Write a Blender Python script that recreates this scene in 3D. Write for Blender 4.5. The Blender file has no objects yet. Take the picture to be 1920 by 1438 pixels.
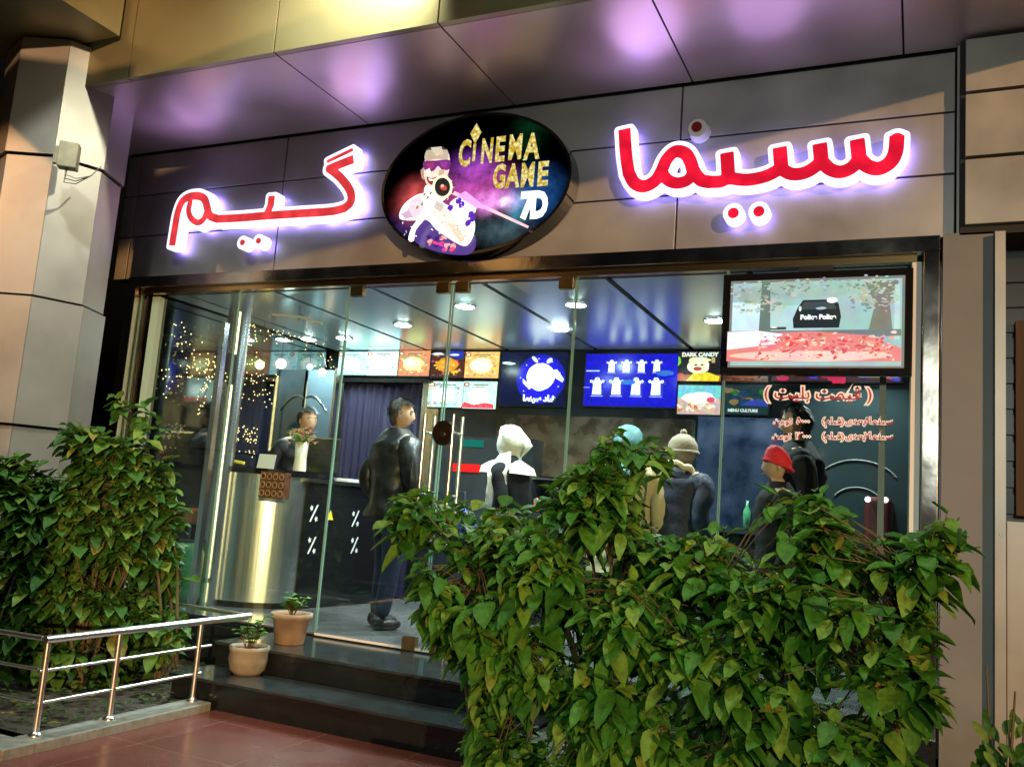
import bpy, math, random
import numpy as np
from mathutils import noise as mnoise
from mathutils import Vector, Matrix
random.seed(7); rng = np.random.default_rng(7)
S = bpy.context.scene; COL = S.collection
# ------------------------------------------------------------------ camera
YAW, PITCH, ROLL, FPX = -0.4326066, 0.13816171, 0.07563763, 1673.5
CAMZ = 1.37
def cam_axes(y, p, r):
    cy, sy, cp, sp = math.cos(y), math.sin(y), math.cos(p), math.sin(p)
    f = np.array([sy*cp, cy*cp, sp]); rt = np.array([cy, -sy, 0.0]); up = np.cross(rt, f)
    cr, sr = math.cos(r), math.sin(r)
    return cr*rt + sr*up, -sr*rt + cr*up, f
RT, UP, FW = cam_axes(YAW, PITCH, ROLL)
cam = bpy.data.cameras.new('camera'); cam_ob = bpy.data.objects.new('camera', cam); COL.objects.link(cam_ob)
m = Matrix.Identity(4)
for i in range(3):
    m[i][0], m[i][1], m[i][2] = RT[i], UP[i], -FW[i]
m[2][3] = CAMZ
cam_ob.matrix_world = m
cam.sensor_width = 36; cam.sensor_fit = 'HORIZONTAL'; cam.lens = FPX/1920*36; cam.clip_end = 500; cam.clip_start = 0.05
S.camera = cam_ob
# ------------------------------------------------------------------ sky, sun, exposure
W = bpy.data.worlds.new('World'); S.world = W; W.use_nodes = True
wn = W.node_tree.nodes; wl = W.node_tree.links
SUN_DIR = Vector((0.62, -0.775, 0.105)).normalized()
sky = wn.new('ShaderNodeTexSky'); sky.sky_type = 'NISHITA'; sky.sun_disc = False
sky.sun_elevation = math.radians(-3); sky.sun_rotation = math.radians(141)
wl.new(sky.outputs[0], wn['Background'].inputs[0]); wn['Background'].inputs[1].default_value = 0.05
sl = bpy.data.lights.new('low_street_sun', 'SUN'); sl.energy = 2.9; sl.angle = math.radians(0.5); sl.color = (1.0, 0.55, 0.24)  # sun light standing for an assumed, unseen street lamp to the right
so = bpy.data.objects.new('low_street_sun', sl); COL.objects.link(so)
so.rotation_euler = SUN_DIR.to_track_quat('Z', 'Y').to_euler()
S.view_settings.view_transform = 'Standard'; S.view_settings.look = 'None'; S.view_settings.exposure = 0.0; S.view_settings.gamma = 1.0
cy = S.cycles; cy.use_denoising = True; cy.max_bounces = 8; cy.diffuse_bounces = 3; cy.glossy_bounces = 5; cy.transparent_max_bounces = 24
cy.sample_clamp_indirect = 4.0; cy.sample_clamp_direct = 0

def spot(name, loc, tgt, energy, color, size=70, blend=0.4, rad=0.05):
    l = bpy.data.lights.new(name, 'SPOT'); l.energy = energy; l.color = color; l.spot_size = math.radians(size); l.spot_blend = blend; l.shadow_soft_size = rad
    o = bpy.data.objects.new(name, l); COL.objects.link(o); o.location = loc
    o.rotation_euler = (Vector(tgt)-Vector(loc)).to_track_quat('-Z', 'Y').to_euler()
    return o
# ------------------------------------------------------------------ pixel -> place
def ray(px, py):
    return ((px-960)/FPX)*RT - ((py-719)/FPX)*UP + FW
def at(px, py, Y):
    r = ray(px, py)*1.0; r = r*(Y/r[1]); return Vector((r[0], r[1], r[2]+CAMZ))
def on(px, py, z):
    r = ray(px, py); r = r*((z-CAMZ)/r[2]); return Vector((r[0], r[1], r[2]+CAMZ))
# ------------------------------------------------------------------ materials
def mat(name, color=(.5, .5, .5), rough=.5, metal=0., emit=None, es=0., noise=0., nscale=8., bump=0., bscale=60., spec=.5, coat=0., stretch=None):
    m = bpy.data.materials.new(name); m.use_nodes = True; nt = m.node_tree; b = nt.nodes['Principled BSDF']
    b.inputs['Base Color'].default_value = (*color, 1); b.inputs['Roughness'].default_value = rough; b.inputs['Metallic'].default_value = metal
    b.inputs['Specular IOR Level'].default_value = spec; b.inputs['Coat Weight'].default_value = coat
    if emit is not None:
        b.inputs['Emission Color'].default_value = (*emit, 1); b.inputs['Emission Strength'].default_value = es
    tc = nt.nodes.new('ShaderNodeTexCoord'); src = tc.outputs['Object']
    if stretch:
        mp = nt.nodes.new('ShaderNodeMapping'); mp.inputs['Scale'].default_value = stretch; nt.links.new(src, mp.inputs[0]); src = mp.outputs[0]
    if noise > 0:
        n = nt.nodes.new('ShaderNodeTexNoise'); n.inputs['Scale'].default_value = nscale; n.inputs['Detail'].default_value = 6; nt.links.new(src, n.inputs['Vector'])
        mr = nt.nodes.new('ShaderNodeMapRange'); mr.inputs['From Min'].default_value = .3; mr.inputs['From Max'].default_value = .7
        mr.inputs['To Min'].default_value = 1-noise; mr.inputs['To Max'].default_value = 1+noise; nt.links.new(n.outputs[0], mr.inputs[0])
        mx = nt.nodes.new('ShaderNodeVectorMath'); mx.operation = 'SCALE'; mx.inputs[0].default_value = color; nt.links.new(mr.outputs[0], mx.inputs['Scale'])
        nt.links.new(mx.outputs[0], b.inputs['Base Color'])
        mr2 = nt.nodes.new('ShaderNodeMapRange'); mr2.inputs['From Min'].default_value = .3; mr2.inputs['From Max'].default_value = .7
        mr2.inputs['To Min'].default_value = max(0, rough*(1-noise)); mr2.inputs['To Max'].default_value = min(1, rough*(1+noise)); nt.links.new(n.outputs[0], mr2.inputs[0]); nt.links.new(mr2.outputs[0], b.inputs['Roughness'])
    if bump > 0:
        n = nt.nodes.new('ShaderNodeTexNoise'); n.inputs['Scale'].default_value = bscale; n.inputs['Detail'].default_value = 3; nt.links.new(src, n.inputs['Vector'])
        bp = nt.nodes.new('ShaderNodeBump'); bp.inputs['Strength'].default_value = bump; bp.inputs['Distance'].default_value = .01
        nt.links.new(n.outputs[0], bp.inputs['Height']); nt.links.new(bp.outputs[0], b.inputs['Normal'])
    return m
def emis(name, color, strength):
    m = bpy.data.materials.new(name); m.use_nodes = True; nt = m.node_tree; nt.nodes.clear()
    e = nt.nodes.new('ShaderNodeEmission'); e.inputs[0].default_value = (*color, 1); e.inputs[1].default_value = strength
    o = nt.nodes.new('ShaderNodeOutputMaterial'); nt.links.new(e.outputs[0], o.inputs[0]); return m
def printed(name, strength, mottled=0.0, scale=10):
    """a backlit print / screen: colours come from the printed picture (attribute 'col')"""
    m = bpy.data.materials.new(name); m.use_nodes = True; nt = m.node_tree; nt.nodes.clear()
    a = nt.nodes.new('ShaderNodeAttribute'); a.attribute_name = 'col'
    e = nt.nodes.new('ShaderNodeEmission'); e.inputs[1].default_value = strength; src = a.outputs['Color']
    if mottled > 0:
        tc = nt.nodes.new('ShaderNodeTexCoord'); n = nt.nodes.new('ShaderNodeTexNoise'); n.inputs['Scale'].default_value = scale; n.inputs['Detail'].default_value = 8
        nt.links.new(tc.outputs['Object'], n.inputs['Vector'])
        sb = nt.nodes.new('ShaderNodeVectorMath'); sb.operation = 'SUBTRACT'; sb.inputs[1].default_value = (.5, .5, .5); nt.links.new(n.outputs['Color'], sb.inputs[0])
        sc = nt.nodes.new('ShaderNodeVectorMath'); sc.operation = 'SCALE'; sc.inputs['Scale'].default_value = mottled*3; nt.links.new(sb.outputs[0], sc.inputs[0])
        on_ = nt.nodes.new('ShaderNodeVectorMath'); on_.operation = 'ADD'; on_.inputs[1].default_value = (1, 1, 1); nt.links.new(sc.outputs[0], on_.inputs[0])
        mu = nt.nodes.new('ShaderNodeVectorMath'); mu.operation = 'MULTIPLY'; nt.links.new(src, mu.inputs[0]); nt.links.new(on_.outputs[0], mu.inputs[1])
        mx = nt.nodes.new('ShaderNodeVectorMath'); mx.operation = 'MAXIMUM'; mx.inputs[1].default_value = (0, 0, 0); nt.links.new(mu.outputs[0], mx.inputs[0]); src = mx.outputs[0]
    g = nt.nodes.new('ShaderNodeBsdfGlossy'); g.inputs['Roughness'].default_value = .15; g.inputs[0].default_value = (.04, .04, .04, 1)
    ad = nt.nodes.new('ShaderNodeAddShader'); o = nt.nodes.new('ShaderNodeOutputMaterial')
    nt.links.new(src, e.inputs[0]); nt.links.new(e.outputs[0], ad.inputs[0]); nt.links.new(g.outputs[0], ad.inputs[1]); nt.links.new(ad.outputs[0], o.inputs[0]); return m
def glass_mat(name, tint=(.86, .95, .93), refl=1.0):
    m = bpy.data.materials.new(name); m.use_nodes = True; nt = m.node_tree; nt.nodes.clear()
    t = nt.nodes.new('ShaderNodeBsdfTransparent'); t.inputs[0].default_value = (*tint, 1)
    g = nt.nodes.new('ShaderNodeBsdfGlossy'); g.inputs['Roughness'].default_value = .02; g.inputs[0].default_value = (refl, refl, refl, 1)
    f = nt.nodes.new('ShaderNodeFresnel'); gm = nt.nodes.new('ShaderNodeNewGeometry'); io = nt.nodes.new('ShaderNodeMapRange'); io.inputs['To Min'].default_value = 1.45; io.inputs['To Max'].default_value = 1/1.45; nt.links.new(gm.outputs['Backfacing'], io.inputs[0]); nt.links.new(io.outputs[0], f.inputs[0])
    mx = nt.nodes.new('ShaderNodeMixShader'); o = nt.nodes.new('ShaderNodeOutputMaterial')
    nt.links.new(f.outputs[0], mx.inputs[0]); nt.links.new(t.outputs[0], mx.inputs[1]); nt.links.new(g.outputs[0], mx.inputs[2]); nt.links.new(mx.outputs[0], o.inputs[0]); return m
def leaf_mat(name, c1, c2, c3):
    m = bpy.data.materials.new(name); m.use_nodes = True; nt = m.node_tree; b = nt.nodes['Principled BSDF']
    geo = nt.nodes.new('ShaderNodeNewGeometry'); cr = nt.nodes.new('ShaderNodeValToRGB'); e = cr.color_ramp.elements
    e[0].color = (*c1, 1); e[0].position = 0; e[1].color = (*c2, 1); e[1].position = .62
    x = e.new(.955); x.color = (*c3, 1); y = e.new(1.0); y.color = (.22, .20, .03, 1)
    nt.links.new(geo.outputs['Random Per Island'], cr.inputs[0])
    tc = nt.nodes.new('ShaderNodeTexCoord'); n = nt.nodes.new('ShaderNodeTexNoise'); n.inputs['Scale'].default_value = 35; nt.links.new(tc.outputs['Object'], n.inputs['Vector'])
    mr = nt.nodes.new('ShaderNodeMapRange'); mr.inputs['From Min'].default_value = .3; mr.inputs['From Max'].default_value = .7; mr.inputs['To Min'].default_value = .72; mr.inputs['To Max'].default_value = 1.25; nt.links.new(n.outputs[0], mr.inputs[0])
    s = nt.nodes.new('ShaderNodeVectorMath'); s.operation = 'SCALE'; nt.links.new(cr.outputs[0], s.inputs[0]); nt.links.new(mr.outputs[0], s.inputs['Scale']); nt.links.new(s.outputs[0], b.inputs['Base Color'])
    b.inputs['Roughness'].default_value = .55; b.inputs['Specular IOR Level'].default_value = .3
    bw = nt.nodes.new('ShaderNodeTexNoise'); bw.inputs['Scale'].default_value = 60; bw.inputs['Detail'].default_value = 4; nt.links.new(tc.outputs['Object'], bw.inputs['Vector']); bq = nt.nodes.new('ShaderNodeBump'); bq.inputs['Strength'].default_value = .5; bq.inputs['Distance'].default_value = .006; nt.links.new(bw.outputs[0], bq.inputs['Height']); nt.links.new(bq.outputs[0], b.inputs['Normal'])
    tr = nt.nodes.new('ShaderNodeBsdfTranslucent'); nt.links.new(s.outputs[0], tr.inputs[0]); mx = nt.nodes.new('ShaderNodeMixShader'); mx.inputs[0].default_value = .25
    o = nt.nodes['Material Output']; nt.links.new(b.outputs[0], mx.inputs[1]); nt.links.new(tr.outputs[0], mx.inputs[2]); nt.links.new(mx.outputs[0], o.inputs[0])
    return m
M = dict(
    clad=mat('aluminium_cladding', (.36, .355, .34), .40, .45, noise=.18, nscale=2.2, bump=.09, bscale=2.2),
    soffit=mat('glossy_soffit_cladding', (.56, .46, .46), .33, .6, noise=.14, nscale=1.6, bump=.10, bscale=1.5),
    beam=mat('olive_beam_cladding', (.34, .32, .20), .33, .5, noise=.08, nscale=2),
    column=mat('column_cladding', (.37, .35, .36), .42, .3, noise=.14, nscale=2.5, bump=.08, bscale=3),
    joint=mat('black_joint', (.012, .012, .013), .7),
    black=mat('black_paint', (.012, .012, .013), .35),
    blackgloss=mat('black_gloss', (.008, .008, .010), .08, spec=.6),
    darkwall=mat('dark_interior_wall', (.018, .022, .026), .18, noise=.3, nscale=2),
    mirrorwall=mat('dark_mirror_wall', (.16, .18, .18), .06, 1.0),
    bronze=mat('mirror_bronze_steel', (.56, .52, .49), .14, 1, noise=.3, nscale=3, bump=.12, bscale=5, stretch=(1.2, 1, 1.2)),
    steel=mat('brushed_steel', (.62, .62, .6), .2, 1, bump=.1, bscale=40, stretch=(8, 8, .3)),
    desksteel=mat('rolled_steel_sheet', (.66, .70, .70), .27, 1, bump=.35, bscale=2.5, stretch=(5, 5, .12)),
    chrome=mat('chrome', (.9, .9, .9), .3, 1),
    white=mat('white_paint', (.72, .72, .70), .45),
    grey=mat('grey_render', (.17, .18, .19), .55, .15, noise=.1, nscale=4, bump=.05, bscale=20),
    ceil=mat('satin_ceiling_panel', (.68, .74, .76), .25, .5, bump=.05, bscale=1.5),
    brass=mat('brass_fitting', (.6, .42, .2), .22, 1),
    granite=mat('black_granite', (.010, .013, .015), .18, noise=.2, nscale=30, bump=.02, bscale=9), tread=mat('polished_granite_tread', (.026, .033, .036), .14, noise=.2, nscale=14, bump=.02, bscale=9),
    floor=mat('interior_floor', (.12, .125, .13), .18, noise=.15, nscale=6),
    stone=mat('kerb_stone', (.22, .23, .21), .6, noise=.25, nscale=30, bump=.2, bscale=40),
    soil=mat('garden_soil', (.035, .026, .018), .95, noise=.6, nscale=18, bump=1, bscale=40),
    pave=mat('dark_paving', (.07, .05, .04), .6, noise=.3, nscale=12, bump=.2, bscale=30),
    terracotta=mat('pale_terracotta', (.29, .22, .15), .8, noise=.28, nscale=9, bump=.1, bscale=30),
    cream=mat('cream_clay', (.28, .26, .20), .75, noise=.28, nscale=9, bump=.1, bscale=30),
    glass=glass_mat('clear_glass'), glassedge=mat('green_glass_edge', (.16, .34, .31), .12, emit=(.5, .8, .72), es=.0, spec=.8),
    leafR=leaf_mat('broad_leaf', (.028, .13, .014), (.065, .22, .02), (.17, .31, .04)),
    leafL=leaf_mat('dark_broad_leaf', (.025, .10, .018), (.06, .17, .025), (.15, .25, .04)),
    stem=mat('green_brown_stem', (.09, .075, .03), .7),
    skin=mat('skin', (.46, .28, .18), .6, noise=.15, nscale=25, bump=.2, bscale=60, spec=.3), hair=mat('black_hair', (.012, .010, .009), .5, bump=.6, bscale=120),
    leather=mat('black_leather', (.010, .011, .013), .42, bump=.9, bscale=13, noise=.3),
    cloth=mat('black_cloth', (.010, .011, .014), .85, bump=.5, bscale=16, spec=.15), navy=mat('navy_denim', (.012, .018, .05), .8, bump=.2, bscale=60),
    scarf=mat('white_scarf', (.62, .62, .55), .85, noise=.12, nscale=14, bump=.9, bscale=14), teal=mat('teal_scarf', (.03, .13, .15), .7, bump=.4, bscale=20),
    beige=mat('beige_coat_cloth', (.42, .36, .20), .8, bump=.3, bscale=22), fur=mat('pale_fur', (.55, .48, .30), .9, bump=1, bscale=90),
    taupe=mat('taupe_knit', (.22, .18, .13), .9, bump=.6, bscale=60), red=mat('red_knit', (.75, .015, .03), .75, bump=.8, bscale=50),
    puffer=mat('dark_blue_quilted_cloth', (.03, .035, .06), .75, bump=1, bscale=14, spec=.2, noise=.4, nscale=12),
)
# ------------------------------------------------------------------ mesh helpers
def uneven(m_, lo=.8, hi=1.12, sc=9):
    nt = m_.node_tree; e = [n for n in nt.nodes if n.type == 'EMISSION'][0]; v = e.inputs[1].default_value
    tc = nt.nodes.new('ShaderNodeTexCoord'); n = nt.nodes.new('ShaderNodeTexVoronoi'); n.inputs['Scale'].default_value = sc; nt.links.new(tc.outputs['Object'], n.inputs['Vector'])
    mr = nt.nodes.new('ShaderNodeMapRange'); mr.inputs['From Max'].default_value = .7; mr.inputs['To Min'].default_value = v*hi; mr.inputs['To Max'].default_value = v*lo; nt.links.new(n.outputs['Distance'], mr.inputs[0]); nt.links.new(mr.outputs[0], e.inputs[1]); return m_
class MB:
    def __init__(s): s.v = []; s.f = []; s.mi = []; s.sm = []; s.col = []
    def add(s, vs, fs, mi=0, smooth=False, col=None):
        o = len(s.v); s.v += [tuple(v) for v in vs]
        for f in fs: s.f.append(tuple(i+o for i in f)); s.mi.append(mi); s.sm.append(smooth); s.col.append(col)
        return s
    def box(s, x0, x1, y0, y1, z0, z1, mi=0, b=0.0):
        vs = [(x, y, z) for x in (x0, x1) for y in (y0, y1) for z in (z0, z1)]
        return s.add(vs, [(0, 1, 3, 2), (4, 6, 7, 5), (0, 4, 5, 1), (2, 3, 7, 6), (0, 2, 6, 4), (1, 5, 7, 3)], mi)
    def prism(s, pts, z0, z1, mi=0, cap=True, smooth=False):
        n = len(pts); vs = [(p[0], p[1], z0) for p in pts]+[(p[0], p[1], z1) for p in pts]
        fs = [(i, (i+1) % n, n+(i+1) % n, n+i) for i in range(n)]
        s.add(vs, fs, mi, smooth)
        if cap: s.add(vs, [tuple(range(n-1, -1, -1)), tuple(range(n, 2*n))], mi)
        return s
    def tube(s, pts, r, n=10, mi=0, caps=True):
        pts = [Vector(p) for p in pts]; rs = r if isinstance(r, (list, tuple)) else [r]*len(pts); vs = []
        for i, p in enumerate(pts):
            d = (pts[min(i+1, len(pts)-1)]-pts[max(i-1, 0)]).normalized(); a = d.orthogonal().normalized()
            if i and True:
                a = (pa-pa.dot(d)*d).normalized()
            pa = a; b = d.cross(a)
            vs += [tuple(p+rs[i]*(math.cos(2*math.pi*k/n)*a+math.sin(2*math.pi*k/n)*b)) for k in range(n)]
        fs = [(i*n+k, i*n+(k+1) % n, (i+1)*n+(k+1) % n, (i+1)*n+k) for i in range(len(pts)-1) for k in range(n)]
        s.add(vs, fs, mi, True)
        if caps: s.add([vs[k] for k in range(n)], [tuple(range(n))], mi); s.add([vs[-n+k] for k in range(n)], [tuple(range(n))], mi)
        return s
    def lathe(s, prof, c, n=24, mi=0):
        vs = [(c[0]+r*math.cos(2*math.pi*k/n), c[1]+r*math.sin(2*math.pi*k/n), c[2]+z) for r, z in prof for k in range(n)]
        fs = [(i*n+k, i*n+(k+1) % n, (i+1)*n+(k+1) % n, (i+1)*n+k) for i in range(len(prof)-1) for k in range(n)]
        return s.add(vs, fs, mi, True)
    def ball(s, c, r, n=12, mi=0, sc=(1, 1, 1), rot=None):
        vs = []; m_ = n//2
        for i in range(m_+1):
            t = math.pi*i/m_
            for k in range(n):
                p = Vector((r*sc[0]*math.sin(t)*math.cos(2*math.pi*k/n), r*sc[1]*math.sin(t)*math.sin(2*math.pi*k/n), r*sc[2]*math.cos(t)))
                if rot is not None: p = rot @ p
                vs.append((c[0]+p.x, c[1]+p.y, c[2]+p.z))
        fs = [(i*n+k, (i+1)*n+k, (i+1)*n+(k+1) % n, i*n+(k+1) % n) for i in range(m_) for k in range(n)]
        return s.add(vs, fs, mi, True)
    def build(s, name, mats, parent=None, bevel=0.0):
        me = bpy.data.meshes.new(name); me.from_pydata(s.v, [], s.f)
        if not isinstance(mats, (list, tuple)): mats = [mats]
        for m_ in mats: me.materials.append(M[m_] if isinstance(m_, str) else m_)
        me.polygons.foreach_set('material_index', s.mi); me.polygons.foreach_set('use_smooth', s.sm)
        if any(c is not None for c in s.col):
            ca = me.color_attributes.new('col', 'FLOAT_COLOR', 'CORNER')
            for p, c in zip(me.polygons, s.col):
                for li in p.loop_indices: ca.data[li].color = (*(c or (0, 0, 0)), 1)
        me.update(); o = bpy.data.objects.new(name, me); COL.objects.link(o)
        if parent is not None: o.parent = parent; o.matrix_parent_inverse = Matrix.Translation(-Vector(parent.location))
        if bevel > 0:
            bv = o.modifiers.new('bevel', 'BEVEL'); bv.width = bevel; bv.segments = 2; bv.limit_method = 'ANGLE'
        return o
def tag(o, label=None, cat=None, group=None, kind=None):
    if label: o['label'] = label
    if cat: o['category'] = cat
    if group: o['group'] = group
    if kind: o['kind'] = kind
    return o
def empty(name, loc, label, cat, group=None):
    o = bpy.data.objects.new(name, None); COL.objects.link(o); o.location = loc; o.empty_display_size = .1
    return tag(o, label, cat, group)
def boxo(name, mats, parent, *a, bevel=0.0): return MB().box(*a).build(name, mats, parent, bevel)
def structure(o): o['kind'] = 'structure'; return o
def copy_tree(o, parent=None):
    c = o.copy(); COL.objects.link(c)
    if parent is not None: c.parent = parent
    for ch in list(o.children): copy_tree(ch, c)
    return c
# ---- stroke lettering: a distance field contoured into a clean mesh
def seg_sdf(X, Z, p, q, w, b0, b1):
    d = np.array(q)-np.array(p); L = np.hypot(*d)+1e-9; u = d/L
    t = (X-p[0])*u[0]+(Z-p[1])*u[1]; s = -(X-p[0])*u[1]+(Z-p[1])*u[0]
    lo, hi = (0 if b0 else None), (L if b1 else None)
    if not b0 and not b1:
        tc = np.clip(t, 0, L); return np.hypot(t-tc, s)-w
    t0 = 0 if b0 else 0; t1 = L
    cx = (t0+t1)/2; hx = (t1-t0)/2
    dx = np.abs(t-cx)-hx; dz = np.abs(s)-w
    box = np.hypot(np.maximum(dx, 0), np.maximum(dz, 0))+np.minimum(np.maximum(dx, dz), 0)
    e = q if b0 else p
    if b0 and b1: return box
    return np.minimum(box, np.hypot(X-e[0], Z-e[1])-w)
def smooth_path(pts, k=4):
    out = []; P_ = [np.array(p, float) for p in pts]
    if len(P_) < 3: return P_
    P_ = [2*P_[0]-P_[1]]+P_+[2*P_[-1]-P_[-2]]
    for i in range(1, len(P_)-2):
        for j in range(k):
            t = j/k; a, b, c, d = P_[i-1:i+3]
            out.append(.5*((2*b)+(-a+c)*t+(2*a-5*b+4*c-d)*t*t+(-a+3*b-3*c+d)*t**3))
    out.append(P_[-2]); return out
def strokes_field(strokes, X, Z):
    D = np.full(X.shape, 1e3)
    for pts, w, b0, b1, sm in strokes:
        if len(pts) == 1: D = np.minimum(D, np.hypot(X-pts[0][0], Z-pts[0][1])-w); continue
        P_ = smooth_path(pts) if sm else [np.array(p, float) for p in pts]
        for i in range(len(P_)-1):
            D = np.minimum(D, seg_sdf(X, Z, P_[i], P_[i+1], w, b0 and i == 0, b1 and i == len(P_)-2))
    return D
def contour_mesh(mb, strokes, grow, yf, yb, mi=0, res=.009, mi_side=None, mi_back=None):
    allp = np.array([p for s in strokes for p in s[0]]); wm = max(s[1] for s in strokes)+grow+.03
    x0, z0 = allp.min(0)-wm; x1, z1 = allp.max(0)+wm
    nx, nz = int((x1-x0)/res)+2, int((z1-z0)/res)+2
    xs = x0+np.arange(nx)*res; zs = z0+np.arange(nz)*res; X, Z = np.meshgrid(xs, zs, indexing='ij')
    D = strokes_field(strokes, X, Z)-grow; D[np.abs(D) < 1e-6] = 1e-6
    vid = {}; V = []; F = []
    def vtx(key, x, z):
        if key not in vid: vid[key] = len(V); V.append((x, z))
        return vid[key]
    for i in range(nx-1):
        for j in range(nz-1):
            c = [(i, j), (i+1, j), (i+1, j+1), (i, j+1)]; d = [D[a] for a in c]
            if min(d) > 0: continue
            poly = []
            for k in range(4):
                a, b = c[k], c[(k+1) % 4]; da, db = d[k], d[(k+1) % 4]
                if da < 0: poly.append(vtx(a, xs[a[0]], zs[a[1]]))
                if (da < 0) != (db < 0):
                    t = da/(da-db); key = (min(a, b), max(a, b))
                    poly.append(vtx(key, xs[a[0]]+t*(xs[b[0]]-xs[a[0]]), zs[a[1]]+t*(zs[b[1]]-zs[a[1]])))
            if len(poly) >= 3: F.append(tuple(poly))
    cnt = {}
    for f in F:
        for k in range(len(f)):
            e = (f[k], f[(k+1) % len(f)]); cnt[e] = 1
    bd = [e for e in cnt if (e[1], e[0]) not in cnt]
    n = len(V)
    mb.add([(x, yf, z) for x, z in V], F, mi)
    if yb is not None:
        mb.add([(x, yb, z) for x, z in V], [tuple(reversed(f)) for f in F], mi if mi_back is None else mi_back)
        mb.add([(x, yf, z) for x, z in V]+[(x, yb, z) for x, z in V], [(b, a, a+n, b+n) for a, b in bd], mi if mi_side is None else mi_side)
    return mb
def text_mb(mb, body, x, z, size, y, mi=0, col=None, extrude=0.0, offset=0.0, align='CENTER', xs=1.0, rot=0.0):
    """lettering as mesh, standing in a wall plane facing -y"""
    c = bpy.data.curves.new('lettering', 'FONT'); c.body = body; c.size = size; c.align_x = align; c.align_y = 'CENTER'; c.offset = offset; c.extrude = extrude; c.resolution_u = 3
    o = bpy.data.objects.new('lettering', c); COL.objects.link(o); bpy.context.view_layer.update()
    me = o.evaluated_get(bpy.context.evaluated_depsgraph_get()).to_mesh()
    ca, sa = math.cos(rot), math.sin(rot)
    vs = [(x+v.co.x*xs*ca-v.co.y*sa, y-v.co.z, z+v.co.x*xs*sa+v.co.y*ca) for v in me.vertices]; fs = [tuple(p.vertices) for p in me.polygons]
    mb.add(vs, fs, mi, False, col); o.to_mesh_clear(); bpy.data.objects.remove(o); bpy.data.curves.remove(c); return mb
# ================================================================== SETTING
YG = 5.6; FL = .355
def tile_floor_mat():
    m = mat('red_granite_tiles', (.2, .06, .045), .22); nt = m.node_tree; b = nt.nodes['Principled BSDF']
    tc = nt.nodes.new('ShaderNodeTexCoord'); br = nt.nodes.new('ShaderNodeTexBrick'); br.offset = 0; br.inputs['Scale'].default_value = 1
    br.inputs['Brick Width'].default_value = .62; br.inputs['Row Height'].default_value = .62; br.inputs['Mortar Size'].default_value = .004; br.inputs['Bias'].default_value = 0
    br.inputs['Color1'].default_value = (.15, .045, .036, 1); br.inputs['Color2'].default_value = (.125, .038, .031, 1); br.inputs['Mortar'].default_value = (.18, .10, .08, 1)
    n = nt.nodes.new('ShaderNodeTexNoise'); n.inputs['Scale'].default_value = 70; n.inputs['Detail'].default_value = 6
    mr = nt.nodes.new('ShaderNodeMapRange'); mr.inputs['From Min'].default_value = .3; mr.inputs['From Max'].default_value = .7; mr.inputs['To Min'].default_value = .7; mr.inputs['To Max'].default_value = 1.3
    s = nt.nodes.new('ShaderNodeVectorMath'); s.operation = 'SCALE'
    nt.links.new(tc.outputs['Object'], br.inputs['Vector']); nt.links.new(tc.outputs['Object'], n.inputs['Vector']); nt.links.new(n.outputs[0], mr.inputs[0])
    nt.links.new(br.outputs['Color'], s.inputs[0]); nt.links.new(mr.outputs[0], s.inputs['Scale']); nt.links.new(s.outputs[0], b.inputs['Base Color'])
    n2 = nt.nodes.new('ShaderNodeTexNoise'); n2.inputs['Scale'].default_value = 2.2; nt.links.new(tc.outputs['Object'], n2.inputs['Vector'])
    m3 = nt.nodes.new('ShaderNodeMapRange'); m3.inputs['To Min'].default_value = .12; m3.inputs['To Max'].default_value = .4; nt.links.new(n2.outputs[0], m3.inputs[0]); nt.links.new(m3.outputs[0], b.inputs['Roughness'])
    return m
def sheet(name, x0, x1, y0, y1, z, m_):
    return structure(MB().add([(x0, y0, z), (x1, y0, z), (x1, y1, z), (x0, y1, z)], [(0, 1, 2, 3)]).build(name, m_))
sheet('ground', -80, 80, -80, 80, -.03, 'pave')
sheet('plaza_tiles', -3.95, -1.9, -6, 4.6, 0, tile_floor_mat())
sheet('plaza_pavement', -1.88, 12, -6, 3.55, -.004, 'pave')
sheet('garden_bed', -12, -4.14, 3.42, 5.5, .02, 'soil')
structure(MB().box(-4.12, -3.95, 3.28, 4.5, -.02, .05).box(-12, -3.95, 3.10, 3.28, -.02, .052).build('kerb', 'stone', None, .006))
structure(MB().box(-4.32, -2.02, 4.91, 5.575, -.02, .311).build('landing', 'granite', None, .006))
structure(MB().box(-4.32, -2.02, 4.53, 4.908, -.02, .156).build('step', 'granite', None, .006))
structure(MB().box(-4.33, -2.01, 4.89, 5.585, .3115, .332).build('landing_tread', 'tread', None, .004))
structure(MB().box(-4.33, -2.01, 4.51, 4.885, .1565, .176).build('step_tread', 'tread', None, .004))
floor_in = structure(MB().box(-6.3, .3, 5.62, 8.3, .2, FL).build('shop_floor', 'floor'))
# ------------------------------------------------------------------ building
bld = empty('cinema_building', (-3, YG, 0), 'cinema shop building clad in grey metal panels with a glossy soffit above the glass front', 'building')
B = bld
boxo('plinth', 'granite', B, -6.6, -4.34, 5.5, 5.555, -.02, .31)
boxo('plinth', 'granite', B, -2.0, .1, 5.5, 5.555, -.02, .31)
boxo('plinth', 'granite', B, -6.6, .1, 5.588, 5.615, -.02, FL-.008)
boxo('threshold_strip', 'white', B, -4.02, -2.15, 5.582, 5.5875, FL-.012, FL+.004)
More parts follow.
